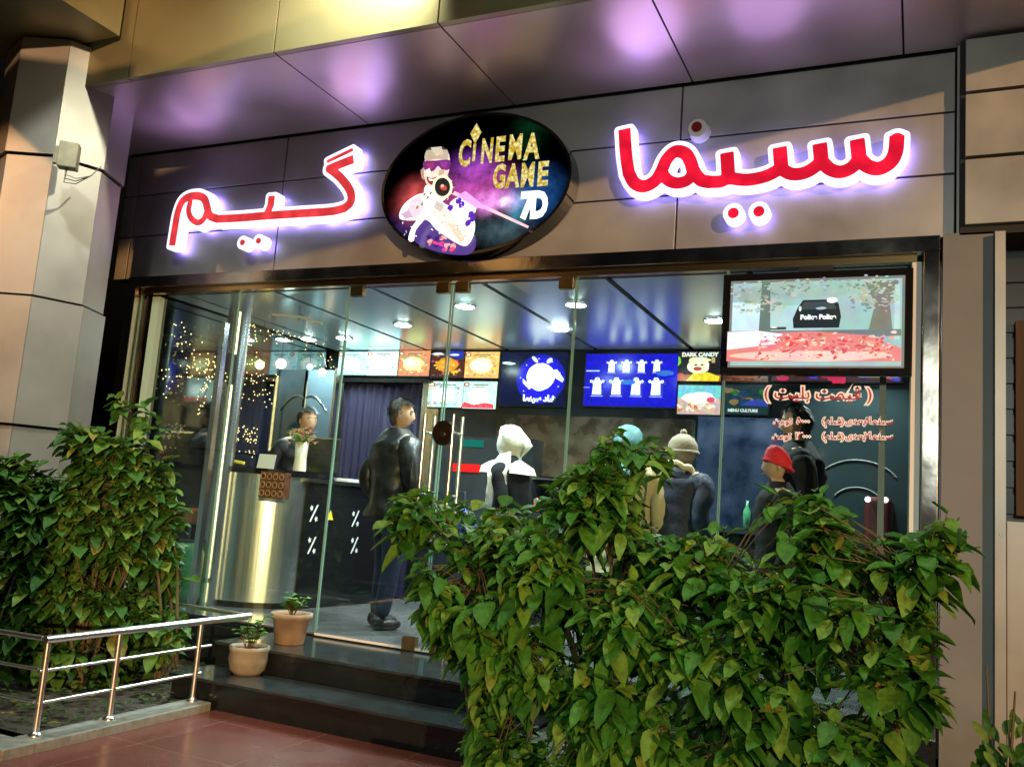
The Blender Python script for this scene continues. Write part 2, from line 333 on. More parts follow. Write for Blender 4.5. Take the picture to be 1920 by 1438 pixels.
# fascia backing and panels
boxo('fascia_backing', 'joint', B, -6.62, .2, 5.625, 5.75, 3.13, 4.32)
xj = [-6.6, -6.45, -4.8, -3.14, -1.48, .18]; zj = [3.12, 3.51, 3.895, 4.28]; g = .006
for i in range(5):
    for j in range(3):
        if i == 0 and j == 5: continue
        boxo('fascia_panel', 'clad', B, xj[i]+g, xj[i+1]-g, 5.6, 5.64, zj[j]+g, zj[j+1]-g, bevel=.003)
# soffit panels
sx = [-6.6, -5.35, -4.0, -2.73, -1.41, -.11, 1.2, 2.5, 3.8]
boxo('soffit_backing', 'joint', B, -6.6, 3.8, 4.5, 5.74, 4.33, 4.36)
for i in range(len(sx)-1):
    if i == 0: boxo('soffit_panel', 'soffit', B, -6.6, -5.35, 4.47, 5.58, 4.29, 4.325)
    else: boxo('soffit_panel', 'soffit', B, sx[i]+(g if i > 1 else 0), sx[i+1]-g, 4.47, 5.58, 4.29, 4.325)
# beam face above the soffit edge
for i in range(len(sx)-1):
    boxo('beam_panel', 'beam', B, sx[i]+(g if i else 0), sx[i+1]-g, 4.42, 4.468, 4.292, 5.3)
boxo('beam_core', 'joint', B, -6.58, 3.78, 4.49, 5.7, 4.4, 5.3)
boxo('upper_soffit', 'beam', B, -8, 4, 2.4, 4.40, 5.32, 5.4)
boxo('roof_slab', 'grey', B, -8, 4, 4.3, 8.6, 5.42, 5.7)
# cross beams running out to the street (one over the left column, one assumed past the right end to shade the fascia)
boxo('cross_beam', 'beam', B, -6.9, -5.45, -1, 4.38, 4.62, 5.3)
boxo('cross_beam', 'beam', B, .9, 1.6, -4.5, 4.38, 4.28, 5.3)  # assumed unseen beam, added to cast the slanting shadow on the fascia
# interior shell
boxo('back_wall', 'darkwall', B, -6.2, .35, 8.2, 8.35, .2, 3.2)
boxo('side_wall', 'mirrorwall', B, -6.2, -6.02, 5.7, 8.19, FL, 2.99)
boxo('side_wall', 'darkwall', B, .2, .34, 5.7, 8.19, FL, 2.99)
cx = [-6.0, -5.75, -4.8, -3.86, -2.9, -1.95, -1.0, -.05, .2]
boxo('ceiling_backing', 'joint', B, -6.2, .34, 5.66, 8.3, 3.01, 3.05)
for i in range(len(cx)-1):
    boxo('ceiling_panel', 'ceil', B, cx[i]+.024, cx[i+1]-.024, 5.66, 8.19, 2.97, 3.0)
# right-hand neighbour: projecting sign box, pillar, pipe, dark shutter
boxo('right_pillar', 'grey', B, .115, .37, 5.5, 5.9, -.02, 3.112)
boxo('right_pillar_edge', 'clad', B, .185, .2, 5.54, 5.7, 3.116, 4.28)
nb = empty('neighbour_building', (1.5, 5.6, 0), 'neighbouring shop bay at the right edge with orange lit panels over a dark shutter', 'building')
boxo('panel_frame', 'joint', nb, .2, 3.0, 5.5, 5.9, 3.1, 4.28)
for z0, z1 in ((3.15, 3.535), (3.555, 3.93), (3.95, 4.27)):
    boxo('cladding_panel', 'clad', nb, .225, 2.98, 5.46, 5.52, z0, z1, bevel=.003)
boxo('shutter', 'black', nb, .45, 3, 5.85, 5.9, 1.5, 3.1)
for k in range(10): boxo('shutter_slat', 'black', nb, .45, 3, 5.82, 5.848, 1.55+k*.15, 1.66+k*.15)
boxo('wooden_board', mat('old_wood', (.05, .03, .018), .7, noise=.4, nscale=5, stretch=(8, 8, .5)), nb, .50, .9, 5.74, 5.8, 1.54, 2.65)
boxo('base_wall', 'clad', nb, .44, 3, 5.56, 5.9, -.02, 1.5)
boxo('side_post', 'clad', nb, .372, .385, 5.46, 5.9, -.02, 3.09)
sun_blocker = empty('pillar', (-.62, -2.55, 0), 'square clad pillar on the street side behind the viewer', 'pillar')  # unseen blocker, added to keep the low sun off the left pillar
boxo('shaft', 'column', sun_blocker, -1.25, .0, -2.9, -2.2, -.02, 5.3)
# ------------------------------------------------------------------ shopfront frame and glass
fr = empty('shopfront_frame', (-3, YG, 3), 'mirror bronze steel frame round the frameless glass shopfront', 'frame')
boxo('header', 'bronze', fr, -6.32, .1, 5.52, 5.66, 3.02, 3.115, bevel=.004)
boxo('header_channel', 'brass', fr, -6.2, -.02, 5.57, 5.63, 2.975, 3.018)
boxo('side_jamb', 'bronze', fr, -6.32, -6.215, 5.52, 5.66, FL, 3.018, bevel=.004)
boxo('side_jamb', 'bronze', fr, .015, .1, 5.52, 5.66, .27, 3.018, bevel=.004)
boxo('white_strip', 'white', fr, -6.13, -6.05, 5.64, 5.7, FL, 2.965)
boxo('white_strip', 'white', fr, -.045, .005, 5.57, 5.62, .30, 2.972)
boxo('inner_post', 'grey', fr, -.215, -.18, 5.66, 5.70, FL, 2.31)
def pane(x0, x1, label, z0=FL+.01, z1=2.972, y=YG):
    t = empty('glass_panel', ((x0+x1)/2, y, z0), label, 'glass panel', 'fixed glass panels of the shopfront')
    boxo('pane', 'glass', t, x0, x1, y-.005, y+.005, z0, z1)
    for x in (x0, x1): boxo('polished_edge', 'glassedge', t, x-.003, x+.003, y-.0062, y+.0062, z0, z1)
    return t
pane(-6.21, -5.115, 'leftmost fixed glass panel beside the bronze jamb')
pane(-5.105, -4.03, 'fixed glass panel in front of the curved steel desk')
pane(-2.145, -1.125, 'fixed glass panel just right of the glass doors')
pane(-1.115, -.05, 'rightmost glass panel carrying the red ticket price lettering')
boxo('silver_mullion', 'steel', fr, -5.32, -5.27, 5.64, 5.69, FL, 2.72)
def door(x0, x1, hx, label, name='glass_door'):
    t = empty(name, ((x0+x1)/2, YG, FL), label, 'door', 'glass entrance doors')
    boxo('pane', 'glass', t, x0, x1, YG-.006, YG+.006, FL+.02, 2.955)
    for x in (x0, x1): boxo('polished_edge', 'glassedge', t, x-.004, x+.004, YG-.0072, YG+.0072, FL+.02, 2.955)
    for xx in (x0+.07, x1-.07): boxo('patch_fitting', 'brass', t, xx-.055, xx+.055, YG-.022, YG+.022, 2.89, 2.972, bevel=.004)
    boxo('floor_fitting', 'brass', t, hx-.06, hx+.05, YG-.024, YG+.024, FL-.02, FL+.075, bevel=.004)
    for sy in (-1, 1):
        h = MB(); yy = YG+sy*.07
        h.tube([(hx, yy, 1.30), (hx, yy, 1.99)], .0135, 10)
        h.tube([(hx, YG, 1.42), (hx, yy, 1.42)], .009, 8); h.tube([(hx, YG, 1.86), (hx, yy, 1.86)], .009, 8)
        h.build('pull_handle', 'steel' if sy < 0 else 'chrome', t)
    return t
door(-4.02, -3.125, -3.215, 'left glass entrance door with a long steel pull handle')
door(-3.105, -2.155, -2.985, 'right glass entrance door with a long steel pull handle')
lk = tag(MB().build('dummy', 'brass'), None); bpy.data.objects.remove(lk)
L = MB(); c = at(832, 812, YG-.03)
L.add([], []);
n = 28; ring = [(c.x+.082*math.cos(2*math.pi*k/n), c.z+.085*math.sin(2*math.pi*k/n)) for k in range(n)]
L.add([(x, YG-.045, z) for x, z in ring]+[(x, YG-.012, z) for x, z in ring], [tuple(range(n))]+[(k, (k+1) % n, n+(k+1) % n, n+k) for k in range(n)])
lock = tag(L.build('door_lock', 'brass', None, .004), 'round brass lock plate on the glass doors between the pull handles', 'lock')
MB().tube([(c.x, YG-.06, c.z-.01), (c.x, YG-.045, c.z-.01)], .018, 12).build('keyhole', 'black', lock)
# ------------------------------------------------------------------ octagonal pillar at the left
pc = (-6.19, 4.61)
def octa(r, rot=2): return [(pc[0]+r*math.cos(math.radians(rot+45*k)), pc[1]+r*math.sin(math.radians(rot+45*k))) for k in range(8)]
col = empty('pillar', (pc[0], pc[1], 0), 'octagonal metal clad pillar at the left end under the soffit', 'pillar')
def octa_panels(r, z0, z1, name):
    for k in range(8):
        p, q = octa(r)[k], octa(r)[(k+1) % 8]; mx_ = ((p[0]+q[0])/2, (p[1]+q[1])/2)
        def tw(a, f=.985): return (mx_[0]+(a[0]-mx_[0])*f, mx_[1]+(a[1]-mx_[1])*f)
        p2, q2 = tw(p), tw(q); nx, ny = pc[0]-mx_[0], pc[1]-mx_[1]; l = math.hypot(nx, ny); nx, ny = nx/l*.025, ny/l*.025
        MB().prism([p2, q2, (q2[0]+nx, q2[1]+ny), (p2[0]+nx, p2[1]+ny)], z0, z1).build(name, 'column', col)
MB().prism(octa(.43), -.02, 4.6).build('core', 'joint', col)
octa_panels(.475, 3.70, 4.6, 'cladding_panel'); octa_panels(.455, 2.64, 3.68, 'cladding_panel'); octa_panels(.475, 1.70, 2.62, 'cladding_panel'); octa_panels(.455, -.02, 1.68, 'cladding_panel')
# junction box on the pillar
pb = at(132, 298, 4.28); jb = empty('junction_box', pb, 'small grey wall box with loose cables on the left pillar', 'electrical box')
Rz = Matrix.Rotation(math.radians(70), 4, 'Z')
o = MB().box(-.065, .065, -.10, 0, -.095, .095).build('housing', 'cream', None, .008); o.parent = jb; o.rotation_euler = (0, 0, math.radians(40))
o = MB().box(-.1, -.067, -.07, -.02, -.07, .06).build('side_cover', 'cream', None, .004); o.parent = jb; o.rotation_euler = (0, 0, math.radians(40))
for k in range(3):
    cb = MB().tube([(.03+.01*k, -.05, -.095), (.06, -.07, -.15-.03*k), (.12, -.02, -.17-.02*k), (.17, .06, -.12), (.18, .12, -.03)], .004, 6).build('cable', 'black' if k else 'cream'); cb.parent = jb
# ------------------------------------------------------------------ backlit letter signs
def wall(p, Y=5.47): v = at(p[0], p[1], Y); return (v.x, v.z)
def px_strokes(lst, Y=5.47): return [([wall(p, Y) for p in s[0]],)+s[1:] for s in lst]
redface = emis('red_lit_acrylic', (1.0, .012, .045), 1.15)
redface2 = emis('pale_red_lit_acrylic', (1.0, .06, .07), 1.05)
whiteface = emis('white_lit_acrylic', (.93, .88, 1.0), 1.5)
halo = emis('violet_white_backlight', (.26, .18, 1.0), 14.0)
halo2 = emis('violet_white_backlight', (.30, .22, 1.0), 15.0)
uneven(redface, .62, 1.15); uneven(redface2, .65, 1.15); uneven(whiteface, .85, 1.15, 14); uneven(halo, .4, 1.6, 7); uneven(halo2, .4, 1.6, 7)
sima = [([(1171, 243), (1174, 290), (1179, 325)], .042, True, False, True),
        ([(1179, 325), (1190, 344), (1208, 350), (1228, 340), (1240, 322), (1250, 300), (1266, 285), (1284, 288), (1294, 302), (1301, 322), (1314, 338), (1330, 342)], .042, False, False, True),
        ([(1240, 322), (1252, 338), (1270, 344), (1290, 338), (1301, 322)], .038, False, False, True),
        ([(1330, 342), (1352, 341), (1366, 335), (1400, 338), (1436, 331), (1464, 317)], .040, False, False, True),
        ([(1363, 287), (1366, 335)], .043, True, False, False), ([(1462, 277), (1465, 315)], .043, True, False, False),
        ([(1464, 317), (1484, 327), (1508, 325), (1528, 314), (1540, 302)], .040, False, False, True), ([(1537, 270), (1540, 302)], .043, True, False, False),
        ([(1540, 302), (1556, 318), (1577, 323), (1598, 314), (1611, 298)], .040, False, False, True), ([(1607, 262), (1611, 298)], .043, True, False, False),
        ([(1611, 298), (1626, 312), (1647, 317), (1668, 306), (1679, 286), (1682, 255)], .042, False, True, True)]
sima_d = [([(1375, 400)], .034, 0, 0, 0), ([(1423, 397)], .034, 0, 0, 0)]
gim = [([(323, 461), (328, 430), (333, 402), (341, 380), (354, 370), (372, 368), (384, 374), (389, 390), (394, 405), (408, 411)], .034, True, False, True),
       ([(357, 380), (354, 396), (359, 410), (371, 418), (382, 412), (388, 398)], .025, False, False, True),
       ([(408, 411), (450, 409), (500, 405), (560, 401), (620, 397), (646, 391)], .033, False, False, True), ([(510, 368), (508, 385), (500, 405)], .031, True, False, False),
       ([(646, 391), (657, 381), (659, 366), (652, 350), (636, 331), (618, 317)], .034, False, False, True),
       ([(618, 317), (640, 308), (663, 299)], .034, False, True, False)]
gim_thin = [([(614, 304), (662, 281)], .012, True, True, False)]
gim_d = [([(455, 455)], .024, 0, 0, 0), ([(485, 452)], .024, 0, 0, 0)]
def letter_sign(name, label, main, dots, thin, grow, rf, hb, depth):
    a = px_strokes(main); d = px_strokes(dots); t = px_strokes(thin); body = a+d
    cx_ = sum(p[0] for s in a for p in s[0])/sum(len(s[0]) for s in a)
    e = empty(name, (cx_, 5.47, 3.7), label, 'sign')
    mb = MB(); contour_mesh(mb, a+t, grow, 5.47, 5.47+depth, 0, .010, 0, 1); contour_mesh(mb, d, grow*1.05, 5.47, 5.47+depth, 0, .010, 0, 1)
    mb.build('white_letter_body', [whiteface, hb], e)
    mb = MB(); contour_mesh(mb, a, 0, 5.464, 5.4695, 0, .008); contour_mesh(mb, d, 0, 5.464, 5.4695, 0, .008)
    if t: contour_mesh(mb, t, 0, 5.462, 5.4695, 0, .006)
    mb.build('red_letter_face', rf, e)
    return e
letter_sign('letter_sign', 'large red Persian lettering with white lit outline at the right of the fascia', sima, sima_d, [], .030, redface, halo, .08)
for gx, gen in ((-.9, 5), (-1.7, 11), (-3.95, 12), (-5.6, 12)):  # unseen spots, added to cast violet sign light on the soffit
    l_ = bpy.data.lights.new('letter_glow', 'SPOT'); l_.spot_size = 1.9; l_.spot_blend = 1; l_.energy = gen; l_.color = (.66, .42, 1.0); l_.shadow_soft_size = .26; o_ = bpy.data.objects.new('letter_glow', l_); COL.objects.link(o_); o_.location = (gx, 5.36, 3.90); o_.rotation_euler = (math.radians(180+30), 0, 0)
letter_sign('letter_sign', 'smaller red Persian lettering with white lit outline at the left of the fascia', gim, gim_d, gim_thin, .032, redface2, halo2, .09)
# ------------------------------------------------------------------ art helper: flat prints in the wall plane
def closed_smooth(pts, k=3):
    n = len(pts); out = []
    for i in range(n):
        a, b, c, d = [np.array(pts[(i+q) % n], float) for q in (-1, 0, 1, 2)]
        for j in range(k):
            t = j/k; out.append(tuple(.5*((2*b)+(-a+c)*t+(2*a-5*b+4*c-d)*t*t+(-a+3*b-3*c+d)*t**3)))
    return out
class Art:
    """polygons in picture units (0..1, 0..1) laid as thin separate layers"""
    def __init__(s, x0, x1, z0, z1, y, step=.0006): s.b = (x0, x1, z0, z1); s.y = y; s.n = 0; s.step = step; s.mb = MB(); s.asp = (x1-x0)/(z1-z0)
    def xy(s, p): x0, x1, z0, z1 = s.b; return (x0+p[0]*(x1-x0), z0+p[1]*(z1-z0))
    def poly(s, pts, col):
        s.n += 1; y = s.y-s.n*s.step; q = [s.xy(p) for p in pts]
        s.mb.add([(x, y, z) for x, z in q], [tuple(range(len(q)))], 0, False, col); return s
    def rect(s, u0, v0, u1, v1, col): return s.poly([(u0, v0), (u1, v0), (u1, v1), (u0, v1)], col)
    def blob(s, u, v, ru, rv, col, n=14, jit=0.0, rot=0.0):
        pts = []
        for k in range(n):
            a = 2*math.pi*k/n; r = 1+random.uniform(-jit, jit); x = ru*math.cos(a)*r; y = rv*math.sin(a)*r
            pts.append((u+x*math.cos(rot)-y*math.sin(rot), v+x*math.sin(rot)+y*math.cos(rot)))
        return s.poly(closed_smooth(pts, 2) if jit > 0 else pts, col)
    def line(s, p, q, w, col):
        d = (q[0]-p[0], (q[1]-p[1])/s.asp); l = math.hypot(*d)+1e-9; n = (-d[1]/l*w, d[0]/l*w*s.asp)
        return s.poly([(p[0]-n[0], p[1]-n[1]), (q[0]-n[0], q[1]-n[1]), (q[0]+n[0], q[1]+n[1]), (p[0]+n[0], p[1]+n[1])], col)
    def text(s, body, u, v, size, col, offset=0.0, xs=1.0, rot=0.0, align='CENTER'):
        s.n += 1; x, z = s.xy((u, v)); text_mb(s.mb, body, x, z, size, s.y-s.n*s.step, 0, col, 0, offset, align, xs, rot); return s
    def build(s, name, m_, parent): return s.mb.build(name, m_, parent)
# ------------------------------------------------------------------ oval sign
oc = (-2.945, 3.655); ORX, ORZ = .765, .53
ov = empty('oval_sign', (oc[0], 5.45, oc[1]), 'oval backlit sign with gold CINEMA GAME lettering and a grinning player in goggles', 'sign')
n = 72; rg = [(math.cos(2*math.pi*k/n), math.sin(2*math.pi*k/n)) for k in range(n)]
mb = MB(); vs = [(oc[0]+x*ORX, 5.43, oc[1]+z*ORZ) for x, z in rg]+[(oc[0]+x*ORX, 5.58, oc[1]+z*ORZ) for x, z in rg]
mb.add(vs, [tuple(range(n, 2*n))]+[(k, (k+1) % n, n+(k+1) % n, n+k) for k in range(n)])
vs = [(oc[0]+x*ORX, 5.43, oc[1]+z*ORZ) for x, z in rg]+[(oc[0]+x*(ORX-.022), 5.43, oc[1]+z*(ORZ-.022)) for x, z in rg]
mb.add(vs, [(k, (k+1) % n, n+(k+1) % n, n+k) for k in range(n)]); mb.build('casing', 'blackgloss', ov)
def nebula():
    m = bpy.data.materials.new('printed_nebula'); m.use_nodes = True; nt = m.node_tree; nt.nodes.clear(); A = nt.nodes.new; Lk = nt.links.new
    tc = A('ShaderNodeTexCoord'); out = A('ShaderNodeOutputMaterial'); e = A('ShaderNodeEmission'); e.inputs[1].default_value = .85
    acc = None
    n_ = A('ShaderNodeTexNoise'); n_.inputs['Scale'].default_value = 5; n_.inputs['Detail'].default_value = 9; n_.inputs['Roughness'].default_value = .65; Lk(tc.outputs['Object'], n_.inputs['Vector'])
    nr = A('ShaderNodeMapRange'); nr.inputs['From Min'].default_value = .33; nr.inputs['From Max'].default_value = .68; nr.inputs['To Min'].default_value = .15; nr.inputs['To Max'].default_value = 1.7; Lk(n_.outputs[0], nr.inputs[0])
    for cx_, cz_, rx, rz, colr in ((.02, -.02, .34, .22, (.55, .08, .40)), (-.42, -.10, .24, .2, (.75, .10, .10)), (.18, -.16, .25, .11, (.95, .35, .9)), (.27, -.16, .06, .05, (1.2, 1.0, 1.2)), (.5, -.12, .24, .22, (.02, .10, .35)), (.0, .13, .24, .16, (.18, .04, .40)),
                                   (.42, .33, .16, .2, (.003, .03, .01)), (.25, -.36, .3, .14, (.06, .10, .12)), (-.5, -.3, .25, .15, (.03, .02, .12)), (.38, -.2, .14, .14, (.03, .28, .33))):
        sb = A('ShaderNodeVectorMath'); sb.operation = 'SUBTRACT'; sb.inputs[1].default_value = (cx_, 0, cz_); Lk(tc.outputs['Object'], sb.inputs[0])
        mu = A('ShaderNodeVectorMath'); mu.operation = 'MULTIPLY'; mu.inputs[1].default_value = (1/rx, 0, 1/rz); Lk(sb.outputs[0], mu.inputs[0])
        ln = A('ShaderNodeVectorMath'); ln.operation = 'LENGTH'; Lk(mu.outputs[0], ln.inputs[0])
        mr = A('ShaderNodeMapRange'); mr.interpolation_type = 'SMOOTHERSTEP'; mr.inputs['From Min'].default_value = 0; mr.inputs['From Max'].default_value = 1.35; mr.inputs['To Min'].default_value = 1; mr.inputs['To Max'].default_value = 0; Lk(ln.outputs['Value'], mr.inputs[0])
        sc = A('ShaderNodeVectorMath'); sc.operation = 'SCALE'; sc.inputs[0].default_value = colr; Lk(mr.outputs[0], sc.inputs['Scale'])
        if acc is None: acc = sc
        else:
            ad = A('ShaderNodeVectorMath'); ad.operation = 'ADD'; Lk(acc.outputs[0], ad.inputs[0]); Lk(sc.outputs[0], ad.inputs[1]); acc = ad
    fs = A('ShaderNodeVectorMath'); fs.operation = 'SCALE'; Lk(acc.outputs[0], fs.inputs[0]); Lk(nr.outputs[0], fs.inputs['Scale']); Lk(fs.outputs[0], e.inputs[0]); Lk(e.outputs[0], out.inputs[0]); return m
fb = MB(); fb.add([(x*(ORX-.02), 0, z*(ORZ-.02)) for x, z in rg], [tuple(range(n))]); f = fb.build('printed_face', nebula()); f.parent = ov; f.location = (0, -.016, 0)
def gold_mat():
    m = bpy.data.materials.new('gold_bulb_lettering'); m.use_nodes = True; nt = m.node_tree; nt.nodes.clear(); A = nt.nodes.new; Lk = nt.links.new
    tc = A('ShaderNodeTexCoord'); v = A('ShaderNodeTexVoronoi'); v.inputs['Scale'].default_value = 42; Lk(tc.outputs['Object'], v.inputs['Vector'])
    cr = A('ShaderNodeValToRGB'); cr.color_ramp.elements[0].color = (1.0, .95, .45, 1); cr.color_ramp.elements[0].position = .12; cr.color_ramp.elements[1].color = (.55, .36, .02, 1); cr.color_ramp.elements[1].position = .7
    e = A('ShaderNodeEmission'); e.inputs[1].default_value = 1.05; o = A('ShaderNodeOutputMaterial'); Lk(v.outputs['Distance'], cr.inputs[0]); Lk(cr.outputs[0], e.inputs[0]); Lk(e.outputs[0], o.inputs[0]); return m
gold = gold_mat()
def ovp(px, py): v = at(px, py, 5.43); return (v.x, v.z)
lt = MB()
def zl(px, py): return ovp(px, py)
TILT = -.0
x, z = zl(938, 286); 
for ch, pxx, pyy, sz, xs in (('C', 872, 291, .27, .52), ('N', 914, 286, .25, .50), ('E', 938, 283, .25, .62), ('M', 967, 279, .25, .56), ('A', 998, 278, .26, .62),
                             ('G', 937, 334, .235, .58), ('A', 962, 333, .235, .62), ('M', 990, 331, .235, .58), ('E', 1018, 329, .235, .70)):
    x, z = zl(pxx, pyy); text_mb(lt, ch, x, z, sz, 5.425-.0002*pxx/100, 0, None, 0, .010, 'CENTER', xs)
x, z = zl(890, 285)
lt.add([(x-.011, 5.4235, z-.075), (x+.011, 5.4235, z-.075), (x+.011, 5.4235, z+.06), (x-.011, 5.4235, z+.06)], [(0, 1, 2, 3)])
x, z = zl(893, 253)
lt.add([(x, 5.422, z-.075), (x+.045, 5.422, z+.01), (x, 5.422, z+.085), (x-.045, 5.422, z+.01)], [(0, 1, 2, 3)])
g_ = lt.build('gold_lettering', gold, ov)
l7 = MB(); x, z = zl(989, 388); text_mb(l7, '7', x, z, .25, 5.4245, 0, None, 0, .016, 'CENTER', .8); x, z = zl(1011, 387); text_mb(l7, 'D', x, z, .25, 5.4235, 0, None, 0, .016, 'CENTER', .68)
l7.build('white_lettering', emis('white_print', (1, 1, 1), 1.6), ov)
# printed player (goggles, blaster) drawn as flat layers of the print
pm = printed('printed_player', 1.0, .17, 16)
class PxArt(MB):
    def __init__(s, Y): super().__init__(); s.Y = Y; s.n = 0
    def p(s, pts, col):
        s.n += 1; y = s.Y-s.n*.0006
        if len(pts) >= 6 and len(pts) < 18: pts = closed_smooth(pts)
        q = [at(a, b, s.Y) for a, b in pts]; s.add([(v.x, y, v.z) for v in q], [tuple(range(len(pts)))], 0, False, col); return s
    def e(s, cx_, cy_, rx, ry, col, rot=0, n=18):
        pts = [(cx_+rx*math.cos(t)*math.cos(rot)-ry*math.sin(t)*math.sin(rot), cy_+rx*math.cos(t)*math.sin(rot)+ry*math.sin(t)*math.cos(rot)) for t in [2*math.pi*k/n for k in range(n)]]; return s.p(pts, col)
pa = PxArt(5.43); W1 = (1.7, 1.6, 1.5)
pa.p([(775, 425), (800, 405), (850, 420), (890, 440), (886, 474), (850, 478), (812, 470), (779, 454)], (.10, .05, .28))
for k in range(26): pa.e(random.uniform(800, 878), random.uniform(444, 470), random.uniform(3, 8), random.uniform(2, 6), random.choice([(1, .08, .25), (1, .25, .15), (.9, .05, .5), (.05, .02, .2), (1.2, .5, .5)]), random.random()*3)
pa.p([(752, 412), (755, 392), (772, 374), (796, 364), (822, 372), (838, 385), (862, 392), (884, 396), (893, 424), (886, 452), (872, 463), (846, 450), (820, 432), (803, 414), (778, 415)], W1)
pa.p([(846, 382), (866, 370), (892, 376), (893, 400), (872, 402), (850, 398)], (1.5, 1.3, 1.7))
for a, b in ((846, 392), (862, 378), (876, 372), (885, 404), (880, 420), (889, 412), (868, 386)): pa.e(a, b, 5, 7, (.12, .02, .55), .6)
pa.p([(797, 318), (801, 296), (806, 284), (838, 284), (846, 300), (844, 325), (834, 345), (820, 358), (806, 352), (799, 338)], (1.15, .85, .70))
pa.p([(800, 304), (803, 284), (822, 280), (841, 283), (842, 304), (822, 300)], (.62, .50, .36))
pa.p([(800, 285), (808, 279), (834, 278), (841, 284), (822, 282)], (.06, .05, .05))
pa.p([(797, 306), (820, 304), (846, 303), (845, 320), (832, 321), (824, 314), (816, 323), (801, 324)], (.22, .03, .22))
pa.p([(803, 309), (818, 307), (816, 318), (805, 319)], (.42, .04, .18)); pa.p([(828, 306), (842, 306), (841, 317), (831, 317)], (.35, .05, .35))
pa.p([(803, 334), (812, 337), (826, 334), (824, 345), (815, 350), (806, 345)], (.30, .04, .05)); pa.p([(806, 337), (815, 339), (824, 336), (822, 341), (809, 342)], (1.5, 1.4, 1.3))
pa.p([(802, 350), (820, 358), (832, 352), (842, 370), (824, 384), (800, 372)], W1)
for pts_, c_ in (([(772, 380), (790, 368), (800, 392), (785, 412), (765, 408)], (1.0, .8, .9)), ([(812, 400), (840, 392), (856, 415), (880, 440), (866, 452), (838, 430)], (1.15, 1.0, .85)), ([(756, 404), (770, 396), (778, 410), (764, 414)], (.75, .5, .7)), ([(842, 420), (858, 424), (876, 452), (866, 458)], (.95, .8, .55)), ([(822, 378), (838, 388), (830, 400), (816, 392)], (.8, .7, .6))):
    pa.p(pts_, c_)
for k in range(60): pa.e(random.uniform(758, 885), random.uniform(376, 450), random.uniform(.8, 2.6), random.uniform(.6, 1.6), random.choice([(.9, .8, .75), (1.8, 1.7, 1.6), (.5, .4, .5), (1.2, .9, 1.3)]), random.random()*3) if True else None
pa.p([(797, 326), (803, 320), (804, 345), (799, 340)], (.6, .35, .3)); pa.p([(832, 326), (843, 324), (836, 344), (828, 350)], (.75, .5, .35)); pa.p([(806, 326), (814, 322), (817, 331), (810, 334)], (1.4, 1.1, .9)); pa.p([(816, 284), (836, 282), (840, 296), (826, 300)], (.8, .68, .5))
for k in range(12):
    a = k*math.pi/6; pa.p([(839+15*math.cos(a-.1), 358+18*math.sin(a-.1)), (839+22*math.cos(a), 358+26*math.sin(a)), (839+15*math.cos(a+.1), 358+18*math.sin(a+.1))], (1.3, 1.1, .4))
pa.e(839, 358, 19, 22, (1.5, 1.4, .8)); pa.e(839, 358, 14.5, 17.5, (.015, .02, .02)); pa.e(841, 359, 7, 5, (.7, .08, .06), .4); pa.e(839, 356, 3, 3, (1.3, .6, .5))
pa.p([(858, 372), (862, 366), (1000, 431), (998, 435)], (1.7, .75, .85)); pa.p([(868, 374), (882, 366), (908, 386), (930, 402), (900, 396)], (1.3, .5, 1.5))
pa.p([(776, 456), (783, 432), (800, 413), (806, 418), (790, 438), (786, 458)], W1)
for a, b in ((806, 372), (812, 378), (793, 396), (802, 390), (818, 370)): pa.e(a, b, 2, 3.5, (.35, .25, .1), .5)
pa.build('printed_player', pm, ov)
# siren on the fascia
sr = at(1307, 239, 5.5); e = empty('alarm_siren', sr, 'small round white siren with a dark red centre above the large lettering', 'alarm')
def disc_y(mb, c, r, y0, y1, n=24, mi=0, r1=None):
    r1 = r1 or r; vs = [(c[0]+r*math.cos(2*math.pi*k/n), y0, c[1]+r*math.sin(2*math.pi*k/n)) for k in range(n)]+[(c[0]+r1*math.cos(2*math.pi*k/n), y1, c[1]+r1*math.sin(2*math.pi*k/n)) for k in range(n)]
    return mb.add(vs, [tuple(range(n)), tuple(range(2*n-1, n-1, -1))]+[(k, (k+1) % n, n+(k+1) % n, n+k) for k in range(n)], mi)
disc_y(MB(), (sr.x, sr.z), .058, 5.51, 5.598, r1=.066).build('housing', 'white', e, .004); disc_y(MB(), (sr.x-.003, sr.z+.004), .034, 5.497, 5.509).build('red_dome', mat('dark_red_plastic', (.22, .008, .01), .3), e)
# ------------------------------------------------------------------ interior lighting
dl = [(872, 573), (1080, 570), (1340, 600), (755, 608), (560, 635), (645, 633)]
dlab = ['lit round ceiling downlight just behind the middle door seam', 'bright round ceiling downlight in front of the blue cup menu screen', 'lit round ceiling downlight left of the hanging television', 'lit round ceiling downlight above the left row of menu boards', 'lit round ceiling downlight in the far left corner by the clerk', 'lit round ceiling downlight above the first menu board']
lamp_disc = emis('downlight_lens', (.88, 1.0, .98), 85)
for i, p in enumerate(dl):
    v = on(*p, 2.97); v.x = max(v.x, -5.85)
    e = empty('ceiling_downlight', v, dlab[i], 'ceiling light', 'round downlights in the shop ceiling')
    MB().lathe([(.074, -.004), (.072, -.014), (.05, -.019), (.001, -.021)], (v.x, v.y, 2.97), 20).build('lens', lamp_disc, e)
    MB().lathe([(.076, -.002), (.076, -.012), (.09, -.012), (.094, -.001)], (v.x, v.y, 2.97), 20).build('rim', 'white', e)
    s_ = spot('downlight_lamp', (v.x, v.y, 2.92), (v.x, v.y, 0), 210, (.97, 1.0, .97), 130, .5, .06); s_.parent = e; s_.matrix_parent_inverse = Matrix.Translation(-v)
